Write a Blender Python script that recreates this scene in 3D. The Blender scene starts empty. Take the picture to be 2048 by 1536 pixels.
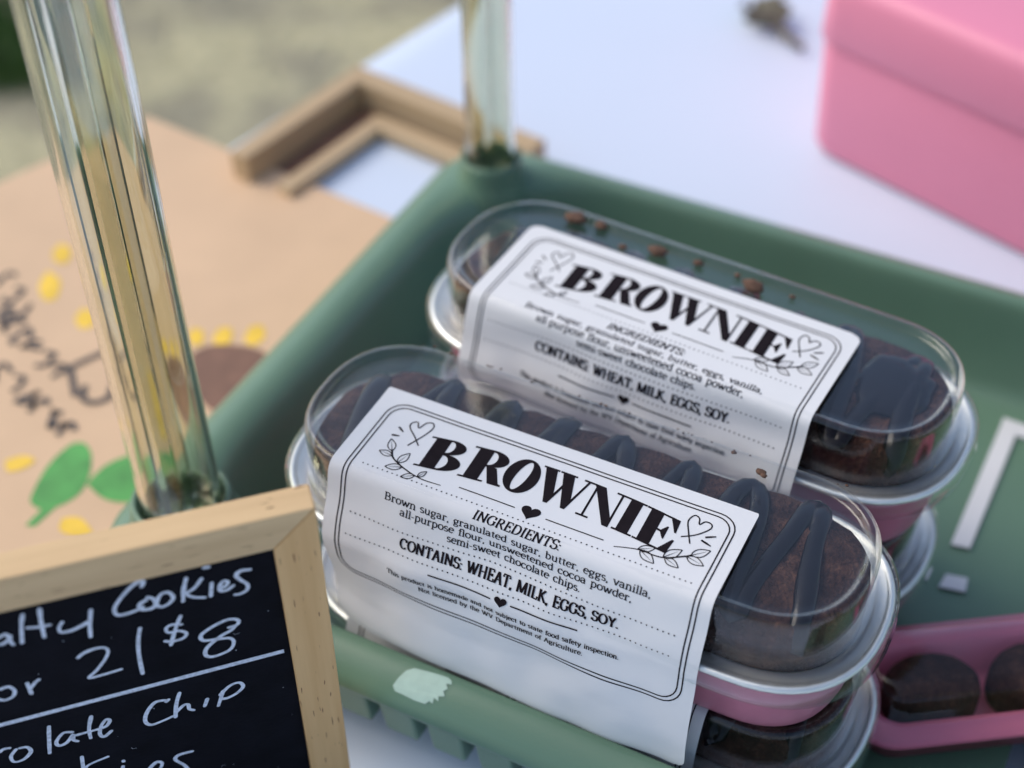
import bpy, bmesh, math, random
from mathutils import Vector, Matrix, noise
from mathutils.geometry import tessellate_polygon

random.seed(7)
R = math.radians
sc = bpy.context.scene
C = sc.collection

# ------------------------------------------------------------------ camera
cam_d = bpy.data.cameras.new('camera')
cam = bpy.data.objects.new('camera', cam_d)
C.objects.link(cam)
PITCH, ROLL, YAW = R(42.9), R(-1.1), R(-28.0)
fwd = Vector((math.sin(YAW) * math.cos(PITCH), math.cos(YAW) * math.cos(PITCH), -math.sin(PITCH)))
rt = fwd.cross(Vector((0, 0, 1))).normalized()
up = rt.cross(fwd)
rt2 = rt * math.cos(ROLL) + up * math.sin(ROLL)
up2 = up * math.cos(ROLL) - rt * math.sin(ROLL)
M = Matrix((rt2, up2, -fwd)).transposed().to_4x4()
M.translation = Vector((0.1672, -0.2194, 0.3722))
cam.matrix_world = M
cam_d.sensor_width = 36.0
cam_d.lens = 3120 / 2048 * 36.0
cam_d.clip_start = 0.01
cam_d.clip_end = 300
cam_d.dof.use_dof = True
cam_d.dof.focus_distance = 0.372
cam_d.dof.aperture_fstop = 6.6
sc.camera = cam

# ------------------------------------------------------------------ light
SUN_EL, SUN_AZ = R(48), R(-95)          # azimuth clockwise from +Y
world = bpy.data.worlds.new('World')
sc.world = world
world.use_nodes = True
wn = world.node_tree.nodes
bg = wn['Background']
sky = wn.new('ShaderNodeTexSky')
sky.sky_type = 'NISHITA'
sky.sun_disc = False
sky.sun_elevation = SUN_EL
sky.sun_rotation = SUN_AZ
sky.air_density = 1.0
sky.dust_density = 2.5
sky.ozone_density = 1.0
world.node_tree.links.new(sky.outputs[0], bg.inputs[0])
bg.inputs[1].default_value = 0.15
sun_d = bpy.data.lights.new('sun', 'SUN')
sun_d.energy = 0.9
sun_d.angle = R(40)
sun_d.color = (1.0, 0.93, 0.84)
sun = bpy.data.objects.new('sun', sun_d)
C.objects.link(sun)
to_sun = Vector((math.sin(SUN_AZ) * math.cos(SUN_EL), math.cos(SUN_AZ) * math.cos(SUN_EL), math.sin(SUN_EL)))
sun.rotation_euler = to_sun.to_track_quat('Z', 'Y').to_euler()
sun.location = to_sun * 5

sc.view_settings.view_transform = 'Standard'
sc.view_settings.look = 'None'
sc.view_settings.exposure = 0.5
sc.view_settings.gamma = 1.0
sc.view_settings.use_curve_mapping = False
sc.render.engine = 'CYCLES'
cy = sc.cycles
cy.use_denoising = True
try:
    cy.denoiser = 'OPENIMAGEDENOISE'
except Exception:
    pass
cy.max_bounces = 14
cy.diffuse_bounces = 4
cy.glossy_bounces = 6
cy.transmission_bounces = 12
cy.transparent_max_bounces = 32
cy.caustics_reflective = True
cy.caustics_refractive = True
cy.blur_glossy = 0.3
cy.sample_clamp_indirect = 4.0


# ------------------------------------------------------------------ materials
def newmat(name):
    m = bpy.data.materials.new(name)
    m.use_nodes = True
    return m, m.node_tree.nodes, m.node_tree.links, m.node_tree.nodes['Principled BSDF']


def ramp(n, stops):
    r = n.new('ShaderNodeValToRGB')
    el = r.color_ramp.elements
    el[0].position, el[0].color = stops[0][0], (*stops[0][1], 1)
    el[1].position, el[1].color = stops[-1][0], (*stops[-1][1], 1)
    for p, c in stops[1:-1]:
        e = el.new(p)
        e.color = (*c, 1)
    return r


def mat(name, col, rough=0.5, metal=0.0, var=0.0, scale=40, bump=0.0, bscale=200, coat=0.0, stretch=None, spec=None, detail=4):
    m, n, l, b = newmat(name)
    b.inputs['Base Color'].default_value = (*col, 1)
    b.inputs['Roughness'].default_value = rough
    b.inputs['Metallic'].default_value = metal
    b.inputs['Coat Weight'].default_value = coat
    if spec is not None:
        b.inputs['Specular IOR Level'].default_value = spec
    tc = n.new('ShaderNodeTexCoord')
    mp = n.new('ShaderNodeMapping')
    l.new(tc.outputs['Object'], mp.inputs[0])
    if stretch:
        mp.inputs['Scale'].default_value = stretch
    if var > 0:
        t = n.new('ShaderNodeTexNoise')
        t.inputs['Scale'].default_value = scale
        t.inputs['Detail'].default_value = detail
        l.new(mp.outputs[0], t.inputs[0])
        lo = tuple(max(0, c * (1 - var)) for c in col)
        hi = tuple(min(1, c * (1 + var)) for c in col)
        r = ramp(n, [(0.3, lo), (0.7, hi)])
        l.new(t.outputs[0], r.inputs[0])
        l.new(r.outputs[0], b.inputs['Base Color'])
    if bump > 0:
        t2 = n.new('ShaderNodeTexNoise')
        t2.inputs['Scale'].default_value = bscale
        t2.inputs['Detail'].default_value = 4
        l.new(mp.outputs[0], t2.inputs[0])
        bp = n.new('ShaderNodeBump')
        bp.inputs['Strength'].default_value = bump
        bp.inputs['Distance'].default_value = 0.001
        l.new(t2.outputs[0], bp.inputs['Height'])
        l.new(bp.outputs[0], b.inputs['Normal'])
    return m


def clear_plastic(name, tint, f0=0.07, rough=0.04, bump=0.0):
    """thin clear sheet: what is behind shows through, both faces mirror the sky at their edges"""
    m, n, l, b = newmat(name)
    n.remove(b)
    out = n['Material Output']
    tr = n.new('ShaderNodeBsdfTransparent')
    tr.inputs[0].default_value = (*tint, 1)
    gl = n.new('ShaderNodeBsdfGlossy')
    gl.inputs['Roughness'].default_value = rough
    gl.inputs['Color'].default_value = (1, 1, 1, 1)
    lw = n.new('ShaderNodeLayerWeight')
    lw.inputs[0].default_value = 0.5
    pw = n.new('ShaderNodeMath')
    pw.operation = 'POWER'
    pw.inputs[1].default_value = 3.4
    l.new(lw.outputs['Facing'], pw.inputs[0])
    ma = n.new('ShaderNodeMath')
    ma.operation = 'MULTIPLY_ADD'
    ma.inputs[1].default_value = 1.0
    ma.inputs[2].default_value = f0
    l.new(pw.outputs[0], ma.inputs[0])
    mx = n.new('ShaderNodeMixShader')
    l.new(ma.outputs[0], mx.inputs[0])
    l.new(tr.outputs[0], mx.inputs[1])
    l.new(gl.outputs[0], mx.inputs[2])
    l.new(mx.outputs[0], out.inputs[0])
    if bump > 0:
        tc = n.new('ShaderNodeTexCoord')
        t2 = n.new('ShaderNodeTexNoise')
        t2.inputs['Scale'].default_value = 90
        l.new(tc.outputs['Object'], t2.inputs[0])
        bp = n.new('ShaderNodeBump')
        bp.inputs['Strength'].default_value = bump
        bp.inputs['Distance'].default_value = 0.001
        l.new(t2.outputs[0], bp.inputs['Height'])
        l.new(bp.outputs[0], gl.inputs['Normal'])
        l.new(bp.outputs[0], lw.inputs['Normal'])
    return m


def wood(name, a, b_, flecks=True, axis='X', k=1.0):
    m, n, l, b = newmat(name)
    tc = n.new('ShaderNodeTexCoord')
    mp = n.new('ShaderNodeMapping')
    sx = {'X': (12, 260, 260), 'Y': (260, 12, 260), 'Z': (260, 260, 12)}[axis]
    mp.inputs['Scale'].default_value = tuple(v * k for v in sx)
    l.new(tc.outputs['Object'], mp.inputs[0])
    t = n.new('ShaderNodeTexNoise')
    t.inputs['Scale'].default_value = 1.0
    t.inputs['Detail'].default_value = 5
    l.new(mp.outputs[0], t.inputs[0])
    r = ramp(n, [(0.3, a), (0.7, b_)])
    l.new(t.outputs[0], r.inputs[0])
    src = r.outputs[0]
    if flecks:
        mp2 = n.new('ShaderNodeMapping')
        sf = {'X': (170, 1900, 1300), 'Y': (1900, 170, 1300), 'Z': (1900, 1300, 170)}[axis]
        mp2.inputs['Scale'].default_value = sf
        l.new(tc.outputs['Object'], mp2.inputs[0])
        t2 = n.new('ShaderNodeTexNoise')
        t2.inputs['Scale'].default_value = 1.0
        t2.inputs['Detail'].default_value = 0
        l.new(mp2.outputs[0], t2.inputs[0])
        r2 = ramp(n, [(0.76, (0, 0, 0)), (0.80, (1, 1, 1))])
        l.new(t2.outputs[0], r2.inputs[0])
        mx = n.new('ShaderNodeMixRGB')
        l.new(r2.outputs[0], mx.inputs[0])
        l.new(src, mx.inputs[1])
        mx.inputs[2].default_value = (a[0] * 0.35, a[1] * 0.25, a[2] * 0.2, 1)
        src = mx.outputs[0]
    l.new(src, b.inputs['Base Color'])
    b.inputs['Roughness'].default_value = 0.6
    bp = n.new('ShaderNodeBump')
    bp.inputs['Strength'].default_value = 0.25
    bp.inputs['Distance'].default_value = 0.0004
    l.new(t.outputs[0], bp.inputs['Height'])
    l.new(bp.outputs[0], b.inputs['Normal'])
    return m


MAT = {}
MAT['green'] = mat('sage_plastic', (0.128, 0.222, 0.146), 0.30, spec=0.38, var=0.05, scale=30, bump=0.06, bscale=900)
MAT['lip_patch'] = mat('pale_lip_patch', (0.40, 0.55, 0.45), 0.55, var=0.06, scale=300)
MAT['lid'] = clear_plastic('clear_lid_plastic', (0.975, 0.98, 0.98), 0.024, 0.035, 0.05)
MAT['foil'] = mat('silver_foil', (0.82, 0.82, 0.77), 0.42, metal=0.8, var=0.04, scale=150, bump=0.15, bscale=260)
MAT['pinkfoil'] = mat('pink_lacquered_foil', (0.56, 0.20, 0.27), 0.36, var=0.07, scale=120, bump=0.12, bscale=260, coat=0.25)
MAT['paper'] = mat('label_paper', (0.71, 0.71, 0.70), 0.6, spec=0.25, var=0.015, scale=60, bump=0.05, bscale=500)
MAT['ink'] = mat('label_ink', (0.012, 0.008, 0.010), 0.8, var=0.2, scale=300, spec=0.1)
MAT['choc'] = mat('dark_chocolate', (0.007, 0.005, 0.006), 0.07, var=0.2, scale=200, bump=0.18, bscale=200, spec=0.27)
MAT['cloth'] = mat('white_table_cover', (0.61, 0.69, 0.80), 0.5, var=0.02, scale=6, bump=0.08, bscale=25)
MAT['tablewood'] = mat('table_laminate', (0.5, 0.48, 0.44), 0.5, var=0.06, scale=30)
MAT['steel'] = mat('table_leg_steel', (0.25, 0.25, 0.26), 0.4, metal=0.8, var=0.1, scale=40)
MAT['pinkbox'] = mat('pink_box_plastic', (0.80, 0.26, 0.37), 0.42, var=0.03, scale=15, bump=0.05, bscale=300)
MAT['slate'] = mat('blackboard_surface', (0.004, 0.004, 0.0065), 0.75, spec=0.08, var=0.35, scale=120, bump=0.08, bscale=900)
MAT['chalk'] = mat('chalk_marker', (0.58, 0.61, 0.68), 0.75, var=0.22, scale=1100, detail=3)
MAT['pine'] = wood('pine_rail', (0.57, 0.37, 0.18), (0.71, 0.49, 0.25), True, 'X')
MAT['pinev'] = wood('pine_stile', (0.62, 0.35, 0.13), (0.74, 0.46, 0.20), True, 'Y')
MAT['oak'] = wood('pale_frame_wood', (0.42, 0.29, 0.15), (0.56, 0.41, 0.24), False, 'Y', 0.4)
MAT['oakx'] = wood('pale_frame_wood_rail', (0.42, 0.29, 0.15), (0.56, 0.41, 0.24), False, 'X', 0.4)
MAT['kraft'] = mat('kraft_card', (0.67, 0.46, 0.28), 0.75, var=0.06, scale=25, bump=0.1, bscale=400)
MAT['p_yellow'] = mat('yellow_paint', (0.85, 0.55, 0.05), 0.6, var=0.12, scale=150)
MAT['p_green'] = mat('green_paint', (0.08, 0.33, 0.07), 0.6, var=0.2, scale=120)
MAT['p_brown'] = mat('brown_paint_and_shade', (0.20, 0.10, 0.06), 0.6, var=0.15, scale=150)
MAT['p_black'] = mat('black_paint', (0.06, 0.05, 0.045), 0.6, var=0.2, scale=150)
MAT['dryleaf'] = mat('dried_leaf', (0.14, 0.13, 0.09), 0.7, var=0.3, scale=120)
MAT['blade'] = mat('grass_green', (0.06, 0.13, 0.02), 0.6, var=0.35, scale=20)
MAT['crumb'] = mat('brownie_crumb', (0.10, 0.050, 0.028), 0.8, var=0.5, scale=900)
MAT['pinktray'] = mat('pink_tray_plastic', (0.60, 0.15, 0.22), 0.4, var=0.05, scale=60)


def brownie_mat():
    m, n, l, b = newmat('baked_brownie')
    tc = n.new('ShaderNodeTexCoord')
    t = n.new('ShaderNodeTexNoise')
    t.inputs['Scale'].default_value = 110
    t.inputs['Detail'].default_value = 10
    t.inputs['Roughness'].default_value = 0.78
    l.new(tc.outputs['Object'], t.inputs[0])
    r = ramp(n, [(0.34, (0.014, 0.006, 0.004)), (0.50, (0.048, 0.020, 0.013)), (0.66, (0.120, 0.056, 0.034))])
    l.new(t.outputs[0], r.inputs[0])
    l.new(r.outputs[0], b.inputs['Base Color'])
    b.inputs['Roughness'].default_value = 0.8
    b.inputs['Specular IOR Level'].default_value = 0.15
    v = n.new('ShaderNodeTexNoise')
    v.inputs['Scale'].default_value = 900
    v.inputs['Detail'].default_value = 5
    l.new(tc.outputs['Object'], v.inputs[0])
    bp = n.new('ShaderNodeBump')
    bp.inputs['Strength'].default_value = 1.0
    bp.inputs['Distance'].default_value = 0.002
    l.new(v.outputs[0], bp.inputs['Height'])
    l.new(bp.outputs[0], b.inputs['Normal'])
    return m


MAT['brownie'] = brownie_mat()


def ground_mat():
    m, n, l, b = newmat('dry_ground')
    tc = n.new('ShaderNodeTexCoord')
    t = n.new('ShaderNodeTexNoise')
    t.inputs['Scale'].default_value = 4.5
    t.inputs['Detail'].default_value = 6
    l.new(tc.outputs['Object'], t.inputs[0])
    r = ramp(n, [(0.36, (0.13, 0.135, 0.085)), (0.5, (0.29, 0.265, 0.18)), (0.62, (0.46, 0.42, 0.25))])
    l.new(t.outputs[0], r.inputs[0])
    t2 = n.new('ShaderNodeTexNoise')
    t2.inputs['Scale'].default_value = 45
    t2.inputs['Detail'].default_value = 6
    l.new(tc.outputs['Object'], t2.inputs[0])
    mx = n.new('ShaderNodeMixRGB')
    mx.blend_type = 'OVERLAY'
    mx.inputs[0].default_value = 0.6
    l.new(r.outputs[0], mx.inputs[1])
    l.new(t2.outputs[0], mx.inputs[2])
    l.new(mx.outputs[0], b.inputs['Base Color'])
    b.inputs['Roughness'].default_value = 0.9
    bp = n.new('ShaderNodeBump')
    bp.inputs['Strength'].default_value = 0.8
    bp.inputs['Distance'].default_value = 0.02
    l.new(t2.outputs[0], bp.inputs['Height'])
    l.new(bp.outputs[0], b.inputs['Normal'])
    return m


MAT['ground'] = ground_mat()


def glass_mat():
    m, n, l, b = newmat('clear_acrylic_post')
    b.inputs['Base Color'].default_value = (0.925, 0.935, 0.85, 1)
    b.inputs['Transmission Weight'].default_value = 1.0
    b.inputs['Roughness'].default_value = 0.02
    b.inputs['IOR'].default_value = 1.47
    return m


MAT['acrylic'] = glass_mat()


# ------------------------------------------------------------------ helpers
def obj(name, verts, faces, mats, parent=None, smooth=True, midx=None):
    me = bpy.data.meshes.new(name)
    me.from_pydata([tuple(v) for v in verts], [], faces)
    if not isinstance(mats, (list, tuple)):
        mats = [mats]
    for m in mats:
        me.materials.append(MAT[m])
    if midx:
        me.polygons.foreach_set('material_index', midx)
    me.polygons.foreach_set('use_smooth', [smooth] * len(me.polygons))
    me.update()
    o = bpy.data.objects.new(name, me)
    C.objects.link(o)
    if parent is not None:
        o.parent = parent
    return o


def sharp(o, deg=35):
    """smooth shading that keeps real edges"""
    bm = bmesh.new()
    bm.from_mesh(o.data)
    for e in bm.edges:
        if len(e.link_faces) == 2 and e.calc_face_angle(0) > R(deg):
            e.smooth = False
    bm.to_mesh(o.data)
    bm.free()
    return o


def bevel(o, w, seg=2):
    md = o.modifiers.new('bevel', 'BEVEL')
    md.width = w
    md.segments = seg
    md.limit_method = 'ANGLE'
    md.angle_limit = R(40)
    return o


def thing(name, label, cat, loc=(0, 0, 0), rz=0.0, group=None):
    o = bpy.data.objects.new(name, None)
    o.empty_display_size = 0.02
    C.objects.link(o)
    o.location = loc
    o.rotation_euler = (0, 0, rz)
    tag(o, label, cat, group)
    return o


def tag(o, label=None, cat=None, group=None, kind=None):
    if label:
        o['label'] = label
    if cat:
        o['category'] = cat
    if group:
        o['group'] = group
    if kind:
        o['kind'] = kind
    return o


def loft(loops, cap0=False, cap1=False):
    n = len(loops[0])
    vs, fs = [], []
    for L in loops:
        vs += list(L)
    for k in range(len(loops) - 1):
        for i in range(n):
            j = (i + 1) % n
            fs.append((k * n + i, k * n + j, (k + 1) * n + j, (k + 1) * n + i))
    if cap0:
        fs.append(tuple(range(n - 1, -1, -1)))
    if cap1:
        fs.append(tuple((len(loops) - 1) * n + i for i in range(n)))
    return vs, fs


def sq(c):
    return math.copysign(abs(c) ** 0.86, c) if abs(c) > 1e-9 else 0.0


def stadium(hx, hy, z, nc=26, ns=22):
    """closed stadium loop, counter-clockwise, same vertex count for all sizes"""
    a = hx - hy
    p = []
    for i in range(nc):
        t = -math.pi / 2 + math.pi * i / (nc - 1)
        p.append((a + hy * sq(math.cos(t)), hy * sq(math.sin(t)), z))
    for i in range(1, ns):
        p.append((a - 2 * a * i / ns, hy, z))
    for i in range(nc):
        t = math.pi / 2 + math.pi * i / (nc - 1)
        p.append((-a + hy * sq(math.cos(t)), hy * sq(math.sin(t)), z))
    for i in range(1, ns):
        p.append((-a + 2 * a * i / ns, -hy, z))
    return p


def rrect(x0, x1, y0, y1, r, z, nc=10, ns=8):
    p = []
    for (cx, cy_, a0) in ((x1 - r, y0 + r, -90), (x1 - r, y1 - r, 0), (x0 + r, y1 - r, 90), (x0 + r, y0 + r, 180)):
        arc = [(cx + r * math.cos(R(a0 + 90 * i / (nc - 1))), cy_ + r * math.sin(R(a0 + 90 * i / (nc - 1))), z) for i in range(nc)]
        p.append(arc)
    out = []
    for k in range(4):
        out += p[k]
        a, b = p[k][-1], p[(k + 1) % 4][0]
        for i in range(1, ns):
            f = i / ns
            out.append((a[0] + (b[0] - a[0]) * f, a[1] + (b[1] - a[1]) * f, z))
    return out


def box_vf(x0, x1, y0, y1, z0, z1):
    v = [(x, y, z) for z in (z0, z1) for (x, y) in ((x0, y0), (x1, y0), (x1, y1), (x0, y1))]
    f = [(3, 2, 1, 0), (4, 5, 6, 7), (0, 1, 5, 4), (1, 2, 6, 5), (2, 3, 7, 6), (3, 0, 4, 7)]
    return v, f


def tube(path, rad, n=10, flat=1.0, closed_ends=True):
    """tube along a path; rad number or list; flat squashes z"""
    P = [Vector(p) for p in path]
    vs, fs = [], []
    for i, p in enumerate(P):
        d = (P[min(i + 1, len(P) - 1)] - P[max(i - 1, 0)]).normalized()
        side = d.cross(Vector((0, 0, 1)))
        if side.length < 1e-4:
            side = Vector((1, 0, 0))
        side.normalize()
        nn = side.cross(d)
        r = rad[i] if isinstance(rad, (list, tuple)) else rad
        for k in range(n):
            t = 2 * math.pi * k / n
            vs.append(p + side * (r * math.cos(t)) + nn * (r * flat * math.sin(t)))
    for i in range(len(P) - 1):
        for k in range(n):
            j = (k + 1) % n
            fs.append((i * n + k, i * n + j, (i + 1) * n + j, (i + 1) * n + k))
    if closed_ends:
        fs.append(tuple(range(n - 1, -1, -1)))
        fs.append(tuple((len(P) - 1) * n + k for k in range(n)))
    return vs, fs


def smooth_path(pts, sub=6):
    """Catmull-Rom through the points"""
    P = [Vector(p) for p in pts]
    if len(P) < 3:
        return P
    out = []
    for i in range(len(P) - 1):
        p0, p1, p2, p3 = P[max(i - 1, 0)], P[i], P[i + 1], P[min(i + 2, len(P) - 1)]
        for k in range(sub):
            t = k / sub
            out.append(0.5 * ((2 * p1) + (p2 - p0) * t + (2 * p0 - 5 * p1 + 4 * p2 - p3) * t * t + (3 * p1 - p0 - 3 * p2 + p3) * t ** 3))
    out.append(P[-1])
    return out


def prism_(poly, z0, z1):
    n = len(poly)
    vs = [(x, y, z0) for x, y in poly] + [(x, y, z1) for x, y in poly]
    fs = [tuple(range(n - 1, -1, -1)), tuple(range(n, 2 * n))] + [(i, (i + 1) % n, n + (i + 1) % n, n + i) for i in range(n)]
    return vs, fs


class Flat:
    """collects flat 2-D print (ribbons, filled shapes); each piece a hair above the last"""

    def __init__(self):
        self.v, self.f, self.k = [], [], 0

    def ribbon(self, pts, w, closed=False, taper=None):
        P = [Vector((p[0], p[1])) for p in pts]
        n = len(P)
        if n < 2:
            return
        self.k += 1
        b = len(self.v)
        for i in range(n):
            if closed:
                d = P[(i + 1) % n] - P[i - 1]
            else:
                d = P[min(i + 1, n - 1)] - P[max(i - 1, 0)]
            if d.length < 1e-9:
                d = Vector((1, 0))
            d.normalize()
            ww = w(d) if callable(w) else w
            if taper:
                ww *= taper(i / (n - 1))
            s = Vector((-d.y, d.x)) * ww * 0.5
            self.v.append((*(P[i] + s), self.k))
            self.v.append((*(P[i] - s), self.k))
        m = n if closed else n - 1
        for i in range(m):
            j = (i + 1) % n
            self.f.append((b + 2 * i, b + 2 * i + 1, b + 2 * j + 1, b + 2 * j))

    def poly(self, outer, holes=()):
        self.k += 1
        loops = [[Vector((p[0], p[1], 0)) for p in outer]] + [[Vector((p[0], p[1], 0)) for p in h] for h in holes]
        b = len(self.v)
        for L in loops:
            self.v += [(p.x, p.y, self.k) for p in L]
        for t in tessellate_polygon(loops):
            self.f.append(tuple(b + i for i in t))

    def dot(self, x, y, r):
        self.poly([(x + r * math.cos(a), y + r * math.sin(a)) for a in [i * math.pi / 4 for i in range(8)]])

    def fold(self, o):
        b = len(self.v)
        self.v += [(p[0], p[1], p[2] + self.k) for p in o.v]
        self.f += [tuple(i + b for i in f) for f in o.f]
        self.k += o.k


# ------------------------------------------------------------------ a small serif stroke alphabet (x-height 1, cap height 1.45)
def arc(cx, cy_, rx, ry, a0, a1, n=9):
    return [(cx + rx * math.cos(R(a0 + (a1 - a0) * i / (n - 1))), cy_ + ry * math.sin(R(a0 + (a1 - a0) * i / (n - 1)))) for i in range(n)]


def S(x, y, w=0.2):
    return [(x - w, y), (x + w, y)]


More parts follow.
